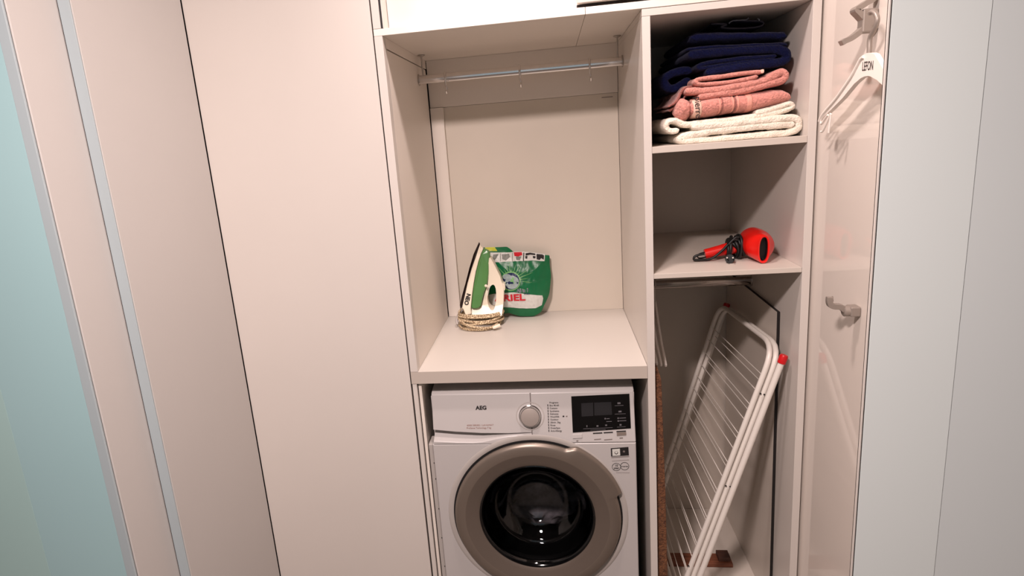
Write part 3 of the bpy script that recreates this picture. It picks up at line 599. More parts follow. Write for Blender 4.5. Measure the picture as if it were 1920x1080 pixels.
# cord: stacked loops round the heel
bm = bmesh.new()
cx_, cy_ = 0.166, IY-0.002
for k, (z, rx, ry_, tilt, dx) in enumerate(((0.9575, 0.079, 0.066, 0.000, 0.000), (0.9495, 0.082, 0.069, 0.003, 0.001), (0.9410, 0.081, 0.070, -0.004, -0.002), (0.9330, 0.078, 0.070, 0.006, 0.003), (0.9250, 0.074, 0.074, -0.007, -0.004), (0.9140, 0.076, 0.078, 0.004, -0.006), (0.9105, 0.066, 0.083, -0.003, 0.000))):
    pts = []
    for i in range(40):
        a = 2*math.pi*i/40; pts.append((cx_+dx+rx*math.cos(a), cy_+ry_*math.sin(a)*0.95, max(0.9095, z+tilt*math.cos(a+k)+0.0012*math.sin(3*a+k))))
    tube(bm, pts, 0.0042, 8, True)
tube(bm, cat([(0.232, 0.375, 0.925), (0.205, 0.355, 0.9165), (0.16, 0.345, 0.922), (0.12, 0.352, 0.932), (0.095, 0.375, 0.944)], 6), 0.0042, 8)
cord = out('cord', bm, M['rope'], iron, smooth=True)
o = T('plug', [(0.215, 0.352, 0.9155), (0.222, 0.354, 0.918), (0.240, 0.362, 0.922)], [0.004, 0.0065, 0.0065], M['ironwhite'], iron, n=10)
T('cord_guard', cat([(0.095, 0.45, 0.958), (0.083, 0.43, 0.945), (0.078, 0.41, 0.930), (0.082, 0.40, 0.918)], 5), 0.005, M['enamel2'], iron, n=8)

# ------------------------------------------------------------------ detergent pouch
BY = 0.508
bag = thing('detergent_pouch', 'green plastic pouch of laundry capsules standing behind the iron', 'pouch', (0.3, BY, ZC))
ol = [(0.1801, 0.49, 1.169), (0.1838, 0.49, 1.1716), (0.2004, 0.49, 1.1714), (0.2211, 0.49, 1.1703), (0.2435, 0.49, 1.1698), (0.2659, 0.49, 1.1696), (0.2743, 0.49, 1.1657), (0.2824, 0.49, 1.1593), (0.2954, 0.49, 1.1481), (0.3091, 0.49, 1.1477), (0.3228, 0.49, 1.1467), (0.3397, 0.49, 1.1444), (0.3567, 0.49, 1.1434), (0.3769, 0.49, 1.1389), (0.3971, 0.49, 1.1343), (0.4139, 0.49, 1.1314), (0.4239, 0.49, 1.1291), (0.4245, 0.49, 1.114), (0.4241, 0.49, 1.093), (0.4258, 0.49, 1.0719), (0.4262, 0.49, 1.0542), (0.4238, 0.49, 1.033), (0.4207, 0.49, 1.0118), (0.4169, 0.49, 0.9905), (0.4098, 0.49, 0.9729), (0.4013, 0.49, 0.957), (0.3945, 0.49, 0.9446), (0.3897, 0.49, 0.9339), (0.3822, 0.49, 0.9226), (0.3714, 0.49, 0.9158), (0.3606, 0.49, 0.9104), (0.3501, 0.49, 0.9082), (0.3291, 0.49, 0.9083), (0.3082, 0.49, 0.9095), (0.2943, 0.49, 0.913), (0.2805, 0.49, 0.9172), (0.2599, 0.49, 0.9239), (0.2313, 0.49, 0.9192), (0.21, 0.49, 0.9186), (0.189, 0.49, 0.9231), (0.1769, 0.49, 0.9501), (0.172, 0.49, 0.9796), (0.1709, 0.49, 1.0305), (0.1739, 0.49, 1.0878), (0.177, 0.49, 1.1375)]
ol = xz(ol); bcx, bcz = sum(p[0] for p in ol)/len(ol), sum(p[1] for p in ol)/len(ol)
zmin = min(p[1] for p in ol)
def bag_r(th):
    best = None; c, s = math.cos(th), math.sin(th)
    for i in range(len(ol)):
        x1, z1 = ol[i][0]-bcx, ol[i][1]-bcz; x2, z2 = ol[(i+1) % len(ol)][0]-bcx, ol[(i+1) % len(ol)][1]-bcz
        ex, ez = x2-x1, z2-z1; den = c*ez-s*ex
        if abs(den) < 1e-12: continue
        t_ = (x1*ez-z1*ex)/den; u_ = (x1*s-z1*c)/den
        if t_ > 0 and -1e-6 <= u_ <= 1+1e-6: best = t_ if best is None else max(best, t_)
    return best or 0.1
def bag_y(x, z, off=0.0):
    dx, dz = x-bcx, z-bcz; r = math.hypot(dx, dz); s = min(1.0, r/bag_r(math.atan2(dz, dx))) if r > 1e-6 else 0
    bulge = 0.030*(1-s**2.6)*(1.25 if z < bcz else 1.0)
    wr = 0.0022*noise.noise(Vector((x*45, z*30, 3)))*min(1, (1-s)*5+0.3)+0.0016*noise.noise(Vector((x*110, z*80, 9)))*min(1, (1-s)*4+0.3)
    lean = 0.03*(z-ZC)/0.2-0.012
    y = BY+lean-bulge+wr
    k = max(0.0, min(1.0, (0.238-x)/0.04)); y += k*max(0.0, IY+0.054-y)
    return y-off
bm = bmesh.new(); ss = [1, 0.99, 0.975, 0.95, 0.92, 0.88]+[0.84-0.04*k for k in range(20)]
fr = [[bm.verts.new((bcx+(x-bcx)*s, bag_y(bcx+(x-bcx)*s*0.9999, bcz+(z-bcz)*s*0.9999), max(ZC+0.001, bcz+(z-bcz)*s))) for x, z in cat([(p[0], p[1], 0) for p in ol], 3, True) and [(q.x, q.y) for q in cat([(p[0], p[1], 0) for p in ol], 3, True)]] for s in ss]
n = len(fr[0])
for i in range(len(ss)-1):
    for k in range(n): bm.faces.new((fr[i][k], fr[i][(k+1) % n], fr[i+1][(k+1) % n], fr[i+1][k]))
bm.faces.new(fr[-1])
bk = [bm.verts.new((v.co.x, min(0.5575, v.co.y+0.0015), v.co.z)) for v in fr[0]]
bk2 = [bm.verts.new((bcx+(v.co.x-bcx)*0.7, min(0.556, max(v.co.y+0.006, BY+0.02)), bcz+(v.co.z-bcz)*0.7)) for v in fr[0]]
for k in range(n):
    bm.faces.new((fr[0][k], bk[k], bk[(k+1) % n], fr[0][(k+1) % n])); bm.faces.new((bk[k], bk2[k], bk2[(k+1) % n], bk[(k+1) % n]))
bm.faces.new(bk2)
out('pouch_film', bm, M['baggreen'], bag, smooth=True)
def on_bag(off): return lambda p: Vector((p.x, bag_y(p.x, p.z, off), p.z))
def decal(name, pts, m, off, parent=None, sub=4):
    bm = bmesh.new(); vs = [bm.verts.new((x, 0, z)) for x, z in xz(pts)]; bm.faces.new(vs)
    bmesh.ops.triangulate(bm, faces=bm.faces)
    for _ in range(sub):
        ed = [e for e in bm.edges if e.calc_length() > 0.006]
        if not ed: break
        bmesh.ops.subdivide_edges(bm, edges=ed, cuts=1); bmesh.ops.triangulate(bm, faces=bm.faces)
    for v in bm.verts: v.co.y = bag_y(v.co.x, v.co.z, off)
    return out(name, bm, m, bag)
decal('printed_strip', [(0.2046, 0.47, 1.1536), (0.2968, 0.47, 1.1501), (0.3306, 0.47, 1.1483), (0.3642, 0.47, 1.1437), (0.4082, 0.47, 1.1365), (0.4056, 0.47, 1.1118), (0.3627, 0.47, 1.1181), (0.3288, 0.47, 1.1178), (0.2743, 0.47, 1.1199), (0.2193, 0.47, 1.1192), (0.2061, 0.47, 1.1262)], M['bagwhite'], 0.0009)
decal('yellow_flash', [(0.1861, 0.47, 1.172), (0.2231, 0.47, 1.1714), (0.2331, 0.47, 1.1576), (0.1879, 0.47, 1.1593)], M['bagyellow'], 0.0009)
for pts, mm in (([(0.2179, 0.47, 1.1466), (0.2368, 0.47, 1.1473), (0.227, 0.47, 1.1304), (0.2129, 0.47, 1.1258)], 'baggrey'), ([(0.2487, 0.47, 1.1456), (0.2761, 0.47, 1.1463), (0.2805, 0.47, 1.1363), (0.2643, 0.47, 1.1232), (0.251, 0.47, 1.1291)], 'baggrey'), ([(0.2933, 0.47, 1.1489), (0.3238, 0.47, 1.1479), (0.3249, 0.47, 1.1375), (0.3094, 0.47, 1.1341), (0.2959, 0.47, 1.1362)], 'bagred'), ([(0.3009, 0.47, 1.1346), (0.3212, 0.47, 1.1335), (0.3154, 0.47, 1.1213), (0.3018, 0.47, 1.1227)], 'baggrey'), ([(0.3288, 0.47, 1.1459), (0.3325, 0.47, 1.1454), (0.3301, 0.47, 1.1177), (0.3267, 0.47, 1.1179)], 'ink'), ([(0.3371, 0.47, 1.1431), (0.3541, 0.47, 1.1442), (0.3724, 0.47, 1.1398), (0.3731, 0.47, 1.1342), (0.3537, 0.47, 1.1373), (0.3372, 0.47, 1.1347)], 'ink'), ([(0.3359, 0.47, 1.1341), (0.344, 0.47, 1.1337), (0.3427, 0.47, 1.1247), (0.3353, 0.47, 1.1258)], 'ink'), ([(0.3635, 0.47, 1.1327), (0.3736, 0.47, 1.1308), (0.3725, 0.47, 1.1239), (0.3638, 0.47, 1.125)], 'ink'), ([(0.3773, 0.47, 1.1382), (0.3991, 0.47, 1.135), (0.4046, 0.47, 1.1312), (0.4032, 0.47, 1.1174), (0.3934, 0.47, 1.1235), (0.388, 0.47, 1.1175), (0.377, 0.47, 1.1209), (0.3836, 0.47, 1.1302)], 'ink'), ([(0.2438, 0.47, 1.1487), (0.2462, 0.47, 1.1486), (0.2443, 0.47, 1.1214), (0.2419, 0.47, 1.1215)], 'baggrey'), ([(0.2881, 0.47, 1.1477), (0.2898, 0.47, 1.1476), (0.288, 0.47, 1.1206), (0.2863, 0.47, 1.1207)], 'baggrey')):
    decal('printed_icon', pts, M[mm], 0.0014, sub=2)
# sunburst
bc = Vector((0.2793, 0.47, 1.0503))
sc_ = 0.0004
def ray_decal(a, r0, r1, w):
    c, s = math.cos(a), math.sin(a); P = [(bc.x+c*r0-s*w, 0, bc.z+s*r0+c*w), (bc.x+c*r0+s*w, 0, bc.z+s*r0-c*w), (bc.x+c*r1+s*w*0.2, 0, bc.z+s*r1-c*w*0.2), (bc.x+c*r1-s*w*0.2, 0, bc.z+s*r1+c*w*0.2)]
    decal('sun_ray', P, M['bagray'], 0.0016, sub=3)
for i, d in enumerate((118, 104, 92, 82, 70, 56, 42, 30, 18, 6, -6, 132)): ray_decal(math.radians(d), 0.030, 0.050+0.010*(i % 3)+(0.016 if d < 40 else 0), 0.0013)
def blob(name, c, rx, rz, m, off, n=28, rot=0.0):
    P = []
    for i in range(n):
        a = 2*math.pi*i/n; x, z = rx*math.cos(a), rz*math.sin(a); P.append((c.x+x*math.cos(rot)-z*math.sin(rot), 0, c.z+x*math.sin(rot)+z*math.cos(rot)))
    decal(name, P, m, off, sub=3)
blob('sun_disc', bc+Vector((-0.001, 0, 0)), 0.0365, 0.0345, M['bagray'], 0.0020)
blob('capsule_print', bc+Vector((0, 0, 0)), 0.0315, 0.0300, M['bagblue'], 0.0030)
blob('capsule_print', bc+Vector((0.004, 0, -0.004)), 0.0255, 0.0235, M['bagcap'], 0.0040)
blob('capsule_print', bc+Vector((-0.014, 0, 0.016)), 0.0160, 0.0105, M['bagcap'], 0.0050)
blob('capsule_print', bc+Vector((0.005, 0, 0.004)), 0.005, 0.011, M['bagray'], 0.0058, rot=-0.5)
decal('white_swoosh', [(0.1932, 0.47, 0.9989), (0.218, 0.47, 1.0049), (0.2461, 0.47, 1.008), (0.2877, 0.47, 1.0097), (0.3422, 0.47, 0.9994), (0.3912, 0.47, 0.9887), (0.3936, 0.47, 0.9757), (0.3874, 0.47, 0.9502), (0.3629, 0.47, 0.9426), (0.3182, 0.47, 0.9448), (0.2423, 0.47, 0.9527), (0.19, 0.47, 0.9556)], M['bagwhite'], 0.0010)
a_, b_ = Vector((0.2161, 0.47, 0.9777)), Vector((0.332, 0.47, 0.9734))
tx = text('logo', 'ARIEL', 0.0345, a_, (1, 0, 0.01), (0, 0, 1), M['bagred'], bag, bold=0.035, sx=1.0, fn=on_bag(0.0026))
lw = max(v.co.x for v in tx.data.vertices)-min(v.co.x for v in tx.data.vertices)
k_ = (b_.x-a_.x)/lw; me = tx.data
lx = a_.x-bag.location.x
for v in me.vertices:
    v.co.x = lx+(v.co.x-lx)*k_; v.co.y = bag_y(v.co.x+bag.location.x, v.co.z+bag.location.z, 0.0036)-bag.location.y
text('logo_outline', 'All in 1', 0.0185, Vector((0.2998, 0.47, 1.0092)), (1, 0, 0.02), (0, 0, 1), M['bagwhite'], bag, bold=0.05, sx=0.8, fn=on_bag(0.0050))
text('logo', 'All in 1', 0.0185, Vector((0.2998, 0.47, 1.0092)), (1, 0, 0.02), (0, 0, 1), M['bagblue'], bag, bold=0.012, sx=0.8, fn=on_bag(0.0060))
text('logo', 'PODS', 0.0065, Vector((0.3257, 0.47, 1.0001)), (1, 0, 0.0), (0, 0, 1), M['bagblue'], bag, bold=0.04, sx=1.2, fn=on_bag(0.0045))

# ------------------------------------------------------------------ towels
def ribbon(name, pts, t, y0, y1, m, parent=None, ny=26, amp=0.0018, per=10, seed=0.0, tend=1.0):
    P = xz(pts); C = cat([(x, 0, z) for x, z in P], per); n = len(C); bm = bmesh.new()
    nor = []; fac = []; L = [0]
    for i in range(1, n): L.append(L[-1]+(C[i]-C[i-1]).length)
    for i in range(n):
        d = (C[min(i+1, n-1)]-C[max(i-1, 0)]).normalized(); nor.append(Vector((-d.z, 0, d.x)))
        e = min(L[i], L[-1]-L[i])/(t*0.5); fac.append(math.sqrt(max(0.02, 1-(1-min(1, e))**2)))
    ysl = [(0.0, 0.35), (0.0015, 0.62), (0.004, 0.86), (0.008, 1.0)]+[(0.008+(y1-y0-0.008)*k/ny, 1.0) for k in range(1, ny+1)]
    rows = []
    for dy, s in ysl:
        a, b = [], []
        for i in range(n):
            for lst, sg in ((a, 1), (b, -1)):
                p = C[i]+nor[i]*(sg*t*0.5*fac[i]*s); p.y = y0+dy
                q = Vector((p.x*28+seed, p.y*28, p.z*28)); w = noise.noise(q)*amp+noise.noise(q*4)*amp*0.45+noise.noise(q*11)*amp*0.35
                p = p+nor[i]*(w*fac[i]*sg); p.y += noise.noise(q*1.7+Vector((9, 9, 9)))*amp*1.5
                p.x = min(max(p.x, XMI+0.0015), XRI-0.0015); p.z = max(p.z, S1+0.0006); lst.append(bm.verts.new(p))
        rows.append((a, b))
    for i in range(n-1):
        bm.faces.new((rows[0][0][i], rows[0][0][i+1], rows[0][1][i+1], rows[0][1][i]))
        bm.faces.new((rows[-1][1][i], rows[-1][1][i+1], rows[-1][0][i+1], rows[-1][0][i]))
    for (a, b), (c, d) in zip(rows, rows[1:]):
        for i in range(n-1):
            bm.faces.new((a[i], c[i], c[i+1], a[i+1])); bm.faces.new((b[i+1], d[i+1], d[i], b[i]))
        bm.faces.new((a[0], b[0], d[0], c[0])); bm.faces.new((c[-1], d[-1], b[-1], a[-1]))
    return out(name, bm, m, parent, smooth=True)
def pillow(name, secs, y0, y1, m, parent=None, n=56, ex=2.6, amp=0.0022, seed=0.0):
    """secs: (x, z_bottom, z_top) along x; rounded cross-section in y-z"""
    bm = bmesh.new(); rings = []
    for i, (x, zb, zt, s) in enumerate(secs):
        zc, h = (zb+zt)/2, (zt-zb)/2*s; yc, d = (y0+y1)/2, (y1-y0)/2-(1-s)*0.02; r = []
        for k in range(n):
            a = 2*math.pi*k/n; c, s_ = math.cos(a), math.sin(a)
            y = yc+d*math.copysign(abs(c)**(2/7), c); z = zc+h*math.copysign(abs(s_)**(2/ex), s_)
            q = Vector((x*30+seed, y*30, z*30)); w = noise.noise(q)*amp+noise.noise(q*6)*amp*0.35
            r.append(bm.verts.new((min(max(x+w, XMI+0.0015), XRI-0.0015), y+noise.noise(q+Vector((5, 5, 5)))*amp, z+w)))
        rings.append(r)
    for a, b in zip(rings, rings[1:]):
        for k in range(n): bm.faces.new((a[k], a[(k+1) % n], b[(k+1) % n], b[k]))
    bm.faces.new(rings[0]); bm.faces.new(rings[-1])
    return out(name, bm, m, parent, smooth=True)
G = 'folded towels in the top compartment'
TW = 0.03
tw = ribbon('folded_towel', [(1.0729, 0.02, 1.5432), (1.0435, 0.02, 1.5436), (0.9967, 0.02, 1.5447), (0.9496, 0.02, 1.5439), (0.8862, 0.02, 1.5414), (0.8285, 0.02, 1.5371), (0.7994, 0.02, 1.5318), (0.7897, 0.02, 1.5266), (0.801, 0.02, 1.5208), (0.8286, 0.02, 1.5194), (0.8864, 0.02, 1.5192), (0.9501, 0.02, 1.5202), (1.013, 0.02, 1.5215), (1.0566, 0.02, 1.5227), (1.078, 0.02, 1.5297), (1.0852, 0.02, 1.5435), (1.0755, 0.02, 1.5577), (1.043, 0.02, 1.5603), (0.9964, 0.02, 1.5582), (0.9494, 0.02, 1.5569), (0.8861, 0.02, 1.5554), (0.8188, 0.02, 1.5555)], 0.0195, TW, 0.5, M['whitetowel'], amp=0.0022)
tag(tw, 'thick white bath towel in loose folds, lying directly on the shelf', 'towel', G)
tw = ribbon('folded_towel', [(0.7881, 0.02, 1.5524), (0.7768, 0.02, 1.549), (0.7631, 0.02, 1.5527), (0.7567, 0.02, 1.563), (0.7633, 0.02, 1.5736), (0.7785, 0.02, 1.575), (0.7946, 0.02, 1.5666), (0.8098, 0.02, 1.5627), (0.8349, 0.02, 1.564), (0.886, 0.02, 1.5651), (0.9492, 0.02, 1.5678), (0.996, 0.02, 1.5714), (1.0362, 0.02, 1.5767), (1.0607, 0.02, 1.582), (1.0722, 0.02, 1.5883), (1.0634, 0.02, 1.5954), (1.042, 0.02, 1.5908), (1.0113, 0.02, 1.5829), (0.9803, 0.02, 1.5775)], 0.0165, TW+0.012, 0.5, M['whitetowel'], seed=4, amp=0.002)
tag(tw, 'white towel with a rolled left end, between the bath towel and pink towels', 'towel', G)
# lower pink towel with woven bands
def seg(px_top, px_bot): return [(a[0], b[2], a[2]) for a, b in zip(px_top, px_bot)]
ptop = [(0.8185, 0.05, 1.6277), (0.8289, 0.05, 1.6294), (0.8451, 0.05, 1.63), (0.8677, 0.05, 1.6326), (0.887, 0.05, 1.6333), (0.8935, 0.05, 1.6298), (0.8979, 0.05, 1.6339), (0.9126, 0.05, 1.634), (0.9255, 0.05, 1.6316), (0.9293, 0.05, 1.628), (0.935, 0.05, 1.6321), (0.9573, 0.05, 1.6321), (0.9762, 0.05, 1.6343), (1.0046, 0.05, 1.6351), (1.0297, 0.05, 1.6368), (1.0516, 0.05, 1.6355), (1.0628, 0.05, 1.6289), (1.0684, 0.05, 1.6195)]
pbot = [(0.8185, 0.05, 1.5778), (0.829, 0.05, 1.5776), (0.8453, 0.05, 1.5769), (0.8681, 0.05, 1.5758), (0.8875, 0.05, 1.5781), (0.894, 0.05, 1.5815), (0.8985, 0.05, 1.5799), (0.9133, 0.05, 1.5813), (0.9262, 0.05, 1.5835), (0.93, 0.05, 1.5852), (0.9358, 0.05, 1.5827), (0.9583, 0.05, 1.5816), (0.9774, 0.05, 1.5813), (1.0059, 0.05, 1.5861), (1.031, 0.05, 1.5905), (1.053, 0.05, 1.5935), (1.0638, 0.05, 1.5968), (1.069, 0.05, 1.6015)]
secs = [(x, zb, zt, 1.0) for x, zb, zt in seg(ptop, pbot)]
fine = []
for a, b in zip(secs, secs[1:]):
    for k in range(3):
        t_ = k/3; fine.append(tuple(a[j]+(b[j]-a[j])*t_ for j in range(4)))
fine.append(secs[-1])
fine = [(x, zb, zt, s*min(1, 0.55+0.45*math.sqrt(min(1, i/4)))*min(1, 0.5+0.5*math.sqrt(min(1, (len(fine)-1-i)/5)))) for i, (x, zb, zt, s) in enumerate(fine)]
tw = pillow('folded_towel', fine, 0.040, 0.46, M['pinktowel'], seed=8)
tag(tw, 'plump pink towel with woven bands and lettering, on top of the white towels', 'towel', G)
def band(name, xa, xb, m, lift=0.0012):
    za = [q for q in fine]
    sub = []
    for k in range(4):
        x = xa+(xb-xa)*k/3
        for a, b in zip(za, za[1:]):
            if a[0] <= x <= b[0]:
                t_ = (x-a[0])/(b[0]-a[0]); sub.append((x, a[1]+(b[1]-a[1])*t_-lift, a[2]+(b[2]-a[2])*t_+lift, 1.0)); break
    return pillow(name, sub, 0.040-lift, 0.45, m, tw, amp=0.0008, seed=8)
X = lambda c: c[0]
band('woven_band', X((0.8892, 0.05, 1.6055)), X((0.8931, 0.05, 1.6052)), M['pinkband']); band('woven_band', X((0.8957, 0.05, 1.6049)), X((0.8982, 0.05, 1.6047)), M['browntowel'])
band('woven_band', X((0.922, 0.05, 1.6028)), X((0.9265, 0.05, 1.6024)), M['pinkband']); band('woven_band', X((0.9278, 0.05, 1.6023)), X((0.9317, 0.05, 1.602)), M['browntowel'])
band('woven_band', X((0.9349, 0.05, 1.6017)), X((0.9387, 0.05, 1.6014)), M['pinkband']); band('woven_band', X((0.9579, 0.05, 1.5998)), X((0.9713, 0.05, 1.5987)), M['pinkband'])
band('label_band', X((0.825, 0.05, 1.6108)), X((0.8452, 0.05, 1.6091)), M['paleband'])
o_ = Vector((0.8263, 0.036, 1.632)); text('lettering', 'pierre', 0.024, o_, (0.06, 0, -1), (1, 0, 0.08), M['ink'], tw, bold=0.008, sx=0.92, fn=lambda p: Vector((p.x, 0.0375, p.z)))
bm = bmesh.new(); bmesh.ops.create_icosphere(bm, subdivisions=4, radius=1); c = Vector((0.8037, 0.06, 1.6024))
for v in bm.verts:
    k = 1+0.10*noise.noise(v.co*2.5); v.co = Vector((c.x+v.co.x*0.0225*k, 0.085+v.co.y*0.045*k, c.z+v.co.z*0.0300*k))
out('rolled_end', bm, M['pinktowel'], tw, smooth=True)
# middle pink towel
tw = ribbon('folded_towel', [(0.8068, 0.05, 1.6488), (0.8386, 0.05, 1.6468), (0.8773, 0.05, 1.646), (0.9252, 0.05, 1.6483), (0.9632, 0.05, 1.6524), (0.9946, 0.05, 1.657), (1.0195, 0.05, 1.665), (1.0379, 0.05, 1.6741), (1.0504, 0.05, 1.6742), (1.0544, 0.05, 1.6635), (1.0448, 0.05, 1.6539), (1.0199, 0.05, 1.6504), (0.9886, 0.05, 1.6448), (0.9571, 0.05, 1.6392), (0.9254, 0.05, 1.6368), (0.8774, 0.05, 1.6341), (0.8386, 0.05, 1.6318)], 0.0195, 0.05, 0.46, M['pinktowel'], seed=12, amp=0.002)
tag(tw, 'pink towel with a big fold loop at its right end, middle of the pink ones', 'towel', G)
ribbon('hanging_edge', [(0.8283, 0.12, 1.6613), (0.8113, 0.12, 1.6594), (0.7994, 0.12, 1.6468), (0.7908, 0.12, 1.6305), (0.7787, 0.12, 1.6195), (0.7649, 0.12, 1.6138)], 0.006, 0.07, 0.30, M['browntowel'], tw, seed=14, amp=0.003)
ribbon('hanging_edge', [(0.8316, 0.12, 1.6475), (0.8164, 0.12, 1.642), (0.8044, 0.12, 1.6277), (0.7872, 0.12, 1.6137), (0.77, 0.12, 1.6031)], 0.005, 0.08, 0.30, M['browntowel'], tw, seed=15, amp=0.003)
# small pink towel
tw = ribbon('folded_towel', [(0.9997, 0.05, 1.6813), (0.9752, 0.05, 1.6822), (0.9406, 0.05, 1.6815), (0.8993, 0.05, 1.6788), (0.861, 0.05, 1.6777), (0.8401, 0.05, 1.676), (0.8347, 0.05, 1.67), (0.845, 0.05, 1.6636), (0.8771, 0.05, 1.6621), (0.925, 0.05, 1.6631), (0.9629, 0.05, 1.6668), (0.988, 0.05, 1.6709)], 0.0112, 0.053, 0.40, M['pinktowel'], seed=18, amp=0.0013)
tag(tw, 'thin pink hand towel with a pale corner, topmost of the pink ones', 'towel', G)
bm = bmesh.new(); prism(bm, xz([(0.9933, 0.05, 1.6869), (1.002, 0.05, 1.6874), (1.0017, 0.05, 1.6773), (0.9942, 0.05, 1.6767)]), lambda x, z: 0.0495, lambda x, z: 0.075); out('pale_corner', bm, M['paleband'], tw, bevel=0.003)
# navy towels
NY = 0.07
tw = ribbon('folded_towel', [(0.8621, 0.07, 1.6942), (0.8821, 0.07, 1.695), (0.9303, 0.07, 1.6991), (0.9812, 0.07, 1.7015), (1.0255, 0.07, 1.702), (1.0537, 0.07, 1.7035), (1.0653, 0.07, 1.7129), (1.0592, 0.07, 1.7273), (1.0371, 0.07, 1.7356), (0.993, 0.07, 1.7391), (0.9297, 0.07, 1.7412), (0.8721, 0.07, 1.7424), (0.8172, 0.07, 1.7411)], 0.0215, NY, 0.5, M['navytowel'], seed=21, amp=0.002)
tag(tw, 'navy blue towel wrapping round a fold, lying directly on the pink towels', 'towel', G)
tw = ribbon('folded_towel', [(1.0391, 0.07, 1.7191), (1.0093, 0.07, 1.7193), (0.9618, 0.07, 1.7205), (0.914, 0.07, 1.7194), (0.8723, 0.07, 1.7178), (0.848, 0.07, 1.7126), (0.8497, 0.07, 1.706), (0.8756, 0.07, 1.7066), (0.9174, 0.07, 1.7092), (0.962, 0.07, 1.7109), (1.0095, 0.07, 1.7117), (1.0378, 0.07, 1.7116)], 0.0120, NY+0.004, 0.46, M['navytowel'], seed=24, amp=0.0010)
tag(tw, 'narrow navy towel tucked inside the fold of the lower navy towel', 'towel', G)
tw = ribbon('folded_towel', [(0.8404, 0.1, 1.7018), (0.8255, 0.1, 1.7081), (0.8005, 0.1, 1.7053), (0.7771, 0.1, 1.6975), (0.7686, 0.1, 1.6849), (0.7769, 0.1, 1.6675), (0.7937, 0.1, 1.6628), (0.8205, 0.1, 1.6738), (0.8371, 0.1, 1.6856)], 0.022, 0.13, 0.5, M['navytowel'], seed=27)
tag(tw, 'dark navy towel bulging behind the pink towels at the left of the stack', 'towel', G)
for k, (a, b, lab, y0_) in enumerate((([(0.8178, 0.08, 1.767), (0.8454, 0.08, 1.7663), (0.9002, 0.08, 1.7643), (0.9642, 0.08, 1.7608), (1.0274, 0.08, 1.7574), (1.0651, 0.08, 1.7544), (1.0734, 0.08, 1.7502)], [(0.8155, 0.08, 1.7473), (0.8455, 0.08, 1.7471), (0.9004, 0.08, 1.7471), (0.9645, 0.08, 1.7443), (1.0279, 0.08, 1.741), (1.0657, 0.08, 1.7381), (1.0737, 0.08, 1.7398)], 'navy towel folded flat, second from the top of the navy stack', 0.085), ([(0.8298, 0.09, 1.8018), (0.8477, 0.09, 1.8033), (0.9026, 0.09, 1.7986), (0.9667, 0.09, 1.7931), (1.0301, 0.09, 1.7888), (1.0647, 0.09, 1.7848), (1.0744, 0.09, 1.7767)], [(0.8256, 0.09, 1.7709), (0.8478, 0.09, 1.7688), (0.9029, 0.09, 1.7668), (0.9672, 0.09, 1.7633), (1.0309, 0.09, 1.7598), (1.0656, 0.09, 1.7571), (1.0763, 0.09, 1.7586)], 'thick navy towel carrying the small dark folded cloth on top', 0.095))):
    sc2 = []
    S_ = seg(a, b)
    for u, v in zip(S_, S_[1:]):
        for j in range(5): sc2.append(tuple(u[q]+(v[q]-u[q])*j/5 for q in range(3)))
    sc2.append(S_[-1]); nn = len(sc2)
    sc2 = [(x, zb, zt, min(1, 0.45+0.55*math.sqrt(min(1, i/5)))*min(1, 0.45+0.55*math.sqrt(min(1, (nn-1-i)/5)))) for i, (x, zb, zt) in enumerate(sc2)]
    tag(pillow('folded_towel', sc2, y0_, 0.48, M['navytowel'], seed=30+k), lab, 'towel', G)
tw = ribbon('folded_cloth', [(0.9427, 0.13, 1.8232), (0.9786, 0.13, 1.8184), (1.0111, 0.13, 1.8146), (1.0203, 0.13, 1.8076), (1.0082, 0.13, 1.8008), (0.9725, 0.13, 1.8004), (0.9332, 0.13, 1.8042), (0.9134, 0.13, 1.8093), (0.9265, 0.13, 1.8145), (0.9034, 0.13, 1.8181), (0.887, 0.13, 1.819)], 0.0075, 0.12, 0.42, M['darknavy'], seed=40, amp=0.0008)
tag(tw, 'small dark folded cloth with a glint of film, topmost of the towel stack', 'cloth')
T('shiny_edge', cat([(0.9313, 0.115, 1.8153), (0.9384, 0.115, 1.8204), (0.9578, 0.115, 1.821), (0.9739, 0.115, 1.8201), (0.9803, 0.115, 1.8239)], 4), 0.0016, M['plastic_film'], tw, n=6)
T('shiny_edge', cat([(1.0028, 0.115, 1.8204), (1.0077, 0.115, 1.8167), (1.0062, 0.115, 1.8144)], 4), 0.0014, M['plastic_film'], tw, n=6)

# ------------------------------------------------------------------ hair dryer
hd = thing('hair_dryer', 'red hair dryer with its black cable wrapped round the handle', 'hair dryer', (1.0, 0.10, S2))
ax = Vector((-0.04, -0.99, -0.06)).normalized()
hc = Vector((1.018, 0.125, S2+0.0450))
bm = bmesh.new(); lathe(bm, [(0.0, -0.075), (0.020, -0.073), (0.032, -0.062), (0.038, -0.045), (0.0405, -0.02), (0.0415, 0.0), (0.0405, 0.018), (0.038, 0.03)], hc, ax, 40)
out('barrel', bm, M['red'], hd, auto=50)
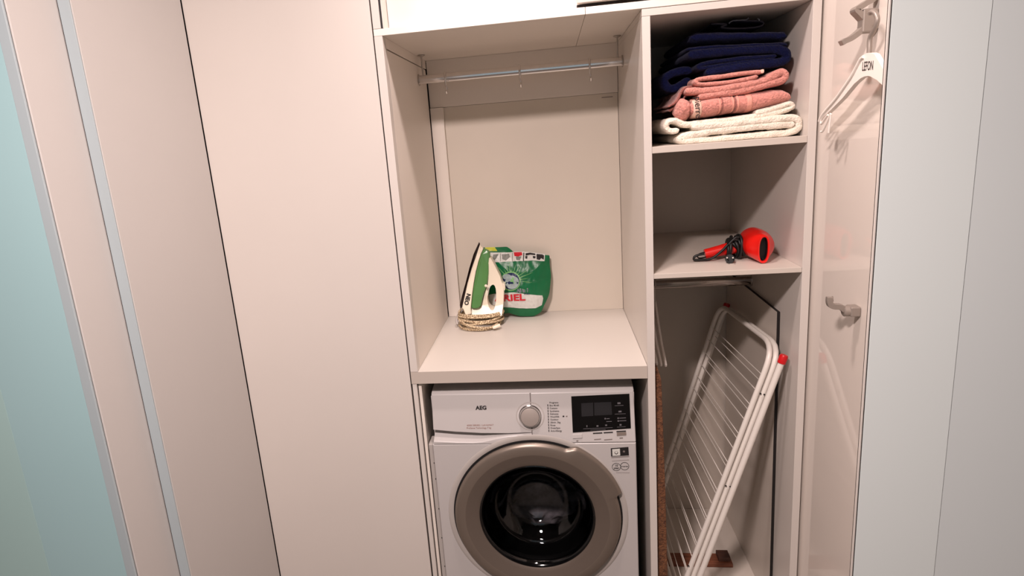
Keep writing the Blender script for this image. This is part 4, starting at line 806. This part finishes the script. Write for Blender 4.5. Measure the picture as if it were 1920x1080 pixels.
# concentrator nozzle: round collar lofted to a tall slot
def loft(name, rings, m, parent, cap=False):
    bm = bmesh.new(); R = [[bm.verts.new(p) for p in r] for r in rings]; n = len(R[0])
    for a, b in zip(R, R[1:]):
        for k in range(n): bm.faces.new((a[k], a[(k+1) % n], b[(k+1) % n], b[k]))
    if cap: bm.faces.new(R[-1])
    return out(name, bm, m, parent, auto=50)
right = ax.cross(Vector((0, 0, 1))).normalized(); upv = right.cross(ax).normalized()
def ring(c, rx, rz, n=40, p=2.0):
    r = []
    for k in range(n):
        a = 2*math.pi*k/n; ca, sa = math.cos(a), math.sin(a)
        r.append(c+right*(rx*math.copysign(abs(ca)**(2/p), ca))+upv*(rz*math.copysign(abs(sa)**(2/p), sa)))
    return r
nz_ = loft('nozzle', [ring(hc+ax*0.026, 0.0388, 0.0388), ring(hc+ax*0.034, 0.037, 0.039), ring(hc+ax*0.048, 0.027, 0.0395, p=2.2), ring(hc+ax*0.062, 0.0165, 0.0395, p=2.6), ring(hc+ax*0.066, 0.0150, 0.039, p=2.6), ring(hc+ax*0.0655, 0.0112, 0.0345, p=2.4), ring(hc+ax*0.045, 0.0108, 0.033, p=2.4)], M['red'], hd)
loft('nozzle_opening', [ring(hc+ax*0.060, 0.0108, 0.0335, p=2.4), ring(hc+ax*0.046, 0.0104, 0.032, p=2.4), ring(hc+ax*0.0455, 0.002, 0.01, p=3)], M['blackplastic'], hd, True)
h0 = Vector((0.995, 0.145, S2+0.040)); h1 = Vector((0.8818, 0.15, 1.1875)); h1.z = S2+0.0165
hp = [h0+(h1-h0)*k/6 for k in range(7)]
T('handle', hp, [0.020, 0.020, 0.0185, 0.0172, 0.016, 0.0150, 0.0142], M['red'], hd, n=20)
bm = bmesh.new(); d = (h1-h0).normalized(); a1 = d.orthogonal().normalized(); a2 = d.cross(a1)
random.seed(3)
for k in range(7):
    c = h0+(h1-h0)*(0.10+0.055*k); pts = []; rr = 0.0240+0.0035*(k % 3); t1, t2 = random.uniform(-0.012, 0.012), random.uniform(-0.012, 0.012)
    for i in range(24):
        a = 2*math.pi*i/24; pts.append(c+(a1*math.cos(a)+a2*math.sin(a))*(rr+0.002*math.sin(3*a+k))+d*(t1*math.cos(a)+t2*math.sin(a)))
    for q in pts: q.z = max(q.z, S2+0.0054)
    tube(bm, pts, 0.0048, 8, True)
def H_(l, zz=None): return [Vector(p) for p in l]
loop = [Vector(p) for p in [(0.9673, 0.125, 1.236), (0.9567, 0.125, 1.2342), (0.9477, 0.125, 1.2274), (0.9372, 0.125, 1.2158), (0.9251, 0.125, 1.2026), (0.9129, 0.125, 1.1918), (0.9007, 0.125, 1.1826), (0.8868, 0.125, 1.1767), (0.8729, 0.125, 1.1741), (0.8558, 0.125, 1.1734), (0.8457, 0.125, 1.1789), (0.8472, 0.125, 1.1871), (0.8588, 0.125, 1.1922), (0.8743, 0.125, 1.1939)]]
for q in loop: q.z = max(q.z, S2+0.0054)
tube(bm, cat(loop, 5), 0.0036, 8)
tube(bm, cat([Vector(p) for p in [(0.9673, 0.12, 1.2385), (0.9597, 0.12, 1.2389), (0.9508, 0.12, 1.2314), (0.9448, 0.12, 1.2253), (0.9403, 0.12, 1.219), (0.9433, 0.12, 1.2237), (0.9538, 0.12, 1.2328), (0.9644, 0.12, 1.2306)]], 5), 0.0036, 8)
cb = out('cable', bm, M['cable'], hd, auto=60)
pc = Vector((0.9338, 0.085, 1.1852)); pc.z = S2+0.0135
bm = bmesh.new(); lathe(bm, [(0.006, -0.03), (0.010, -0.02), (0.013, -0.006), (0.0125, 0.0), (0.0, 0.0)], pc, (-0.25, -0.95, 0.2), 20, cap0=True); pg = out('plug', bm, M['blackplastic'], hd, auto=40)
pd = Vector((-0.25, -0.95, 0.2)).normalized()
for s in (-0.0075, 0.0075):
    bm = bmesh.new(); lathe(bm, [(0.0021, 0), (0.0021, 0.017), (0.0012, 0.0185), (0, 0.0185)], pc+pd.cross(Vector((0, 0, 1))).normalized()*s+Vector((0, 0, 0.003)), pd, 10); o = out('plug_pin', bm, M['wirewhite'], pg, auto=40); o.data.transform(Matrix.Translation(-hd.location))
T('hanging_loop', cat([Vector(p) for p in ((h1.x+0.004, h1.y, h1.z+0.006), (h1.x-0.014, h1.y-0.002, h1.z+0.0025), (h1.x-0.022, h1.y-0.004, h1.z-0.004), (h1.x-0.016, h1.y-0.006, h1.z-0.010), (h1.x+0.004, h1.y-0.004, h1.z-0.008))], 5), 0.0022, M['blackplastic'], hd, n=8)

# ------------------------------------------------------------------ clothes airer, folded and leaning in the lower compartment
dr = thing('clothes_airer', 'white folded clothes airer with red end caps leaning in the lower compartment', 'airer', (0.75, 0.3, 0.0))
NT = Vector((1.0511, 0.06, 0.9313)); NBp = Vector((0.8084, 0.06, 0.1646)); FTp = Vector((1.0363, 0.55, 0.9107)); FBp = Vector((0.8312, 0.55, 0.3069))
def ext(a, b, z): return a+(b-a)*((a.z-z)/(a.z-b.z))
NB = ext(NT, NBp, 0.02); FB = ext(FTp, FBp, 0.02); NB.x = max(NB.x, 0.765); FB.x = max(FB.x, 0.765)
nrm = Vector((0.942, 0, -0.335))
def rr_frame(off, r=0.075):
    A, Bq, C_, D = [p+nrm*off for p in (NB, NT, FTp, FB)]
    pts = [A+(Bq-A)*k/6 for k in range(6)]
    def corner(P, Q, S):
        d1 = (Q-P).normalized(); d2 = (S-Q).normalized(); o = []
        for k in range(7):
            t_ = k/6; p0 = Q-d1*r; p2 = Q+d2*r; o.append(p0*(1-t_)**2+Q*2*t_*(1-t_)+p2*t_*t_)
        return o
    pts += corner(A, Bq, C_); pts += corner(Bq, C_, D); pts += [C_+(D-C_)*k/6 for k in range(2, 7)]
    pts += corner(C_, D, A)[1:-1] if False else []
    return pts
T('wing_frame', rr_frame(0.0), 0.0078, M['wirewhite'], dr, n=12)
T('wing_frame', rr_frame(0.0185), 0.0078, M['wirewhite'], dr, n=12)
for off in (0.0, 0.0185):
    A, D = NB+nrm*off, FB+nrm*off; T('cross_bar', [A+(NT-NB)*0.05, D+(FTp-FB)*0.05], 0.006, M['wirewhite'], dr, n=10)
lt0, lt1 = Vector((1.0691, 0.04, 0.9)), Vector((0.8298, 0.04, 0.1822)); lf0, lf1 = Vector((1.066, 0.575, 0.8938)), Vector((0.8706, 0.575, 0.2919))
for a, b in ((lt0, lt1), (lf0, lf1)):
    e = ext(a, b, 0.004); a = a.copy(); a.x = min(a.x, 1.068); e.x = max(e.x, 0.79)
    T('leg', [a, e], 0.0085, M['wirewhite'], dr, n=12)
    dd = (a-e).normalized(); bm = bmesh.new(); lathe(bm, [(0.0112, -0.008), (0.0115, 0.012), (0.0098, 0.0165), (0.0, 0.017)], a-dd*0.006, dd, 20, cap0=True); out('end_cap', bm, M['redcap'], dr, auto=40)
wm_mesh = None
for off, fr_ in ((0.0, [0.10+0.052*k for k in range(16)]), (0.0185, [0.13+0.105*k for k in range(8)])):
    for f_ in fr_:
        a, b = NT+(NB-NT)*f_+nrm*off, FTp+(FB-FTp)*f_+nrm*off
        T('wire', [a, b], 0.0014, M['wirewhite'], dr, n=6)
for q in ((1.0137, 0.05, 0.7896), (1.022, 0.04, 0.7892), (0.9216, 0.05, 0.4916), (0.9325, 0.04, 0.4928), (0.8127, 0.05, 0.2103)):
    bm = bmesh.new(); lathe(bm, [(0.0026, 0), (0.0026, 0.0012), (0, 0.0014)], (q[0], 0.0505 if q[1] > 0.045 else 0.0445, q[2]), (0, -1, 0), 10); out('rivet', bm, M['blackedge'], dr)
bm = bmesh.new(); lathe(bm, [(0.004, 0), (0.004, 0.01), (0.002, 0.012), (0, 0.012)], (0.8983, 0.05, 0.3411), (0.9, -0.3, 0), 10); out('bolt', bm, M['chrome'], dr, auto=40)

# chipboard sheet standing against the left side of the lower compartment
bm = bmesh.new()
a_, b_ = (0.731, 0.02, 0.853), (0.7436, 0.02, 0.1973)
pr = [(0.7145, 0.0006), (0.7470, 0.0006), (b_[0], b_[2]), (0.739, 0.5), (a_[0], a_[2]), (0.720, 0.893), (0.7135, 0.893)]
for y in (0.018, 0.125):
    bm.faces.new([bm.verts.new((x, y, z)) for x, z in pr])
bm.verts.ensure_lookup_table(); n = len(pr)
for i in range(n): bm.faces.new([bm.verts[j] for j in (i, (i+1) % n, (i+1) % n+n, i+n)])
tag(out('chipboard_sheet', bm, M['chip'], bevel=0.002), 'brown chipboard sheet standing on edge beside the clothes airer', 'board')
# wooden offcuts on the compartment floor
tag(B('wooden_plank', (0.775, 1.022, 0.298, 0.352, 0.0005, 0.016), M['wood'], bevel=0.0015), 'flat red-brown wooden plank lying on the floor behind the clothes airer', 'plank')
tag(B('wooden_block', (0.975, 1.016, 0.308, 0.348, 0.0165, 0.034), M['wooddark'], bevel=0.0015), 'small dark wooden block on the right end of the red-brown plank', 'block')

# ------------------------------------------------------------------ coat hooks and hanger on the glossy right panel
def strip(name, pts, w, th, m, parent):
    """flat strip following points in a vertical plane, width along y"""
    C = cat(pts, 6); bm = bmesh.new(); rows = []
    for i, p in enumerate(C):
        d = (C[min(i+1, len(C)-1)]-C[max(i-1, 0)]).normalized(); nn_ = d.cross(Vector((0, 1, 0))).normalized()
        ww = w(i/(len(C)-1)) if callable(w) else w
        rows.append([bm.verts.new(p+Vector((0, sy*ww/2, 0))+nn_*(sn*th/2)) for sy, sn in ((-1, -1), (1, -1), (1, 1), (-1, 1))])
    for a, b in zip(rows, rows[1:]):
        for k in range(4): bm.faces.new((a[k], a[(k+1) % 4], b[(k+1) % 4], b[k]))
    bm.faces.new(rows[0]); bm.faces.new(rows[-1])
    return out(name, bm, m, parent, bevel=0.0012)
HY = -0.235
hk = thing('coat_hook', 'large double-pronged metal coat hook high on the glossy right panel', 'hook', (XP, HY, 1.73))
q = Vector((1.1064, -0.235, 1.7431))
B('mounting_block', (XP-0.030, XP-0.0005, HY-0.012, HY+0.012, q.z-0.024, q.z+0.022), M['nickel'], hk, bevel=0.003)
strip('lower_prong', [Vector((XP-0.028, HY, q.z-0.006)), Vector((1.0972, -0.235, 1.7329)), Vector((1.0869, -0.235, 1.7215)), Vector((1.0726, -0.235, 1.7116)), Vector((1.061, -0.235, 1.7072)), Vector((1.0545, -0.235, 1.7037))], lambda t_: 0.022-0.006*t_, 0.0105, M['nickel'], hk)
strip('upper_prong', [Vector((XP-0.028, HY, q.z+0.004)), Vector((1.094, -0.235, 1.7468)), Vector((1.0853, -0.235, 1.7571)), Vector((1.0783, -0.235, 1.7656)), Vector((1.0865, -0.235, 1.7702)), Vector((1.0983, -0.235, 1.7771)), Vector((1.1077, -0.235, 1.7817)), Vector((1.1122, -0.235, 1.7879))], 0.022, 0.0105, M['nickel'], hk)
hk2 = thing('coat_hook', 'small grey single-pronged coat hook at mid height on the glossy right panel', 'hook', (XP, -0.24, 1.13))
q2 = Vector((1.1114, -0.24, 1.1268))
B('mounting_block', (XP-0.022, XP-0.0005, -0.253, -0.227, q2.z-0.013, q2.z+0.010), M['nickel'], hk2, bevel=0.003)
bm = bmesh.new(); lathe(bm, [(0.0125, 0), (0.0125, 0.010), (0.010, 0.012), (0.0, 0.012)], (XP-0.021, -0.24, q2.z-0.002), (-1, 0, 0), 24, cap0=True); out('collar', bm, M['nickel'], hk2, auto=40)
strip('prong', [Vector((XP-0.030, -0.24, q2.z)), Vector((1.0803, -0.24, 1.1354)), Vector((1.0671, -0.24, 1.1371)), Vector((1.0588, -0.24, 1.1412)), Vector((1.0559, -0.24, 1.1503)), Vector((1.0565, -0.24, 1.1593))], lambda t_: 0.013-0.003*t_, 0.0125, M['nickel'], hk2)
T('prong_tip', [Vector((1.066, -0.232, 1.1468)), Vector((1.0658, -0.232, 1.1509)), Vector((1.0659, -0.232, 1.1582))], [0.003, 0.0026, 0.0018], M['nickel'], hk2, n=8)

# white hanger, in the plane x = const, seen against the panel
HX = 1.078
hg = thing('clothes_hanger', 'white plastic clothes hanger with black lettering, hanging from the large coat hook', 'hanger', (HX, -0.31, 1.65))
lo = [(1.078, -0.3009, 1.6744), (1.078, -0.2867, 1.6723), (1.078, -0.2749, 1.6684), (1.078, -0.2613, 1.6563), (1.078, -0.2426, 1.6393), (1.078, -0.2176, 1.6221), (1.078, -0.1859, 1.6017), (1.078, -0.1636, 1.5893), (1.078, -0.1403, 1.5779), (1.078, -0.1161, 1.5645), (1.078, -0.103, 1.5518), (1.078, -0.105, 1.546), (1.078, -0.1127, 1.5473), (1.078, -0.1297, 1.5584), (1.078, -0.1479, 1.5655), (1.078, -0.1655, 1.5726), (1.078, -0.1881, 1.5826), (1.078, -0.2126, 1.5934), (1.078, -0.2357, 1.6064), (1.078, -0.2605, 1.6199), (1.078, -0.2847, 1.6284), (1.078, -0.299, 1.6305), (1.078, -0.3134, 1.6301)]
lp = [(p[1], p[2]) for p in lo]; yc = lp[0][0]
mid = lp[-1]
rt = [(2*yc-y-0.004, z) for y, z in lp[1:-1]]
poly = lp+rt[::-1]
bm = bmesh.new(); A_ = [bm.verts.new((HX-0.005, y, z)) for y, z in poly]; B2 = [bm.verts.new((HX+0.005, y, z)) for y, z in poly]; n = len(poly)
bm.faces.new(A_); bm.faces.new(B2[::-1])
for i in range(n): bm.faces.new((A_[i], B2[i], B2[(i+1) % n], A_[(i+1) % n]))
out('hanger_body', bm, M['hanger'], hg, bevel=0.0025, seg=2)
rim = [Vector((HX-0.006, y, z)) for y, z in lp[1:11]]
T('hanger_rim', cat([p+Vector((0, -0.006, -0.004)) for p in rim], 3), 0.003, M['hanger'], hg, n=8)
T('skirt_notch', cat([Vector(p) for p in [(1.074, -0.1468, 1.5737), (1.074, -0.132, 1.5643), (1.074, -0.1152, 1.5504), (1.074, -0.1181, 1.5417), (1.074, -0.1345, 1.5528), (1.074, -0.1482, 1.561)]], 4), 0.0028, M['hanger'], hg, n=8)
T('skirt_notch', cat([Vector(p) for p in [(1.074, -0.1603, 1.5634), (1.074, -0.1494, 1.5496), (1.074, -0.1264, 1.5256), (1.074, -0.1167, 1.5242)]], 4), 0.0024, M['hanger'], hg, n=8)
T('skirt_notch', cat([Vector(p) for p in [(1.074, -0.1635, 1.5619), (1.074, -0.1595, 1.5424), (1.074, -0.1556, 1.5212)]], 4), 0.0022, M['hanger'], hg, n=8)
T('hanger_hook', cat([Vector(p) for p in [(1.083, -0.2909, 1.6733), (1.083, -0.2911, 1.6829), (1.083, -0.2907, 1.7022), (1.083, -0.3002, 1.7126), (1.083, -0.3105, 1.7227), (1.083, -0.3136, 1.7338), (1.083, -0.3078, 1.7441), (1.083, -0.297, 1.7504), (1.083, -0.2875, 1.7512), (1.083, -0.2841, 1.7481)]], 5), 0.0045, M['nickel'], hg, n=10)
l0, l1 = Vector((1.0715, -0.289, 1.6423)), Vector((1.0715, -0.3288, 1.6412))
tl = text('lettering', 'LEFON', 0.0245, l0, (l1-l0), (0, 0, 1), M['ink'], hg, bold=0.006, fn=lambda p: Vector((HX-0.0056, p.y, p.z)))
me = tl.data
ly = [v.co.y for v in me.vertices]; wL = max(ly)-min(ly); tgt = abs(l1.y-l0.y); y00 = l0.y-hg.location.y
for v in me.vertices: v.co.y = y00+(v.co.y-y00)*tgt/wL
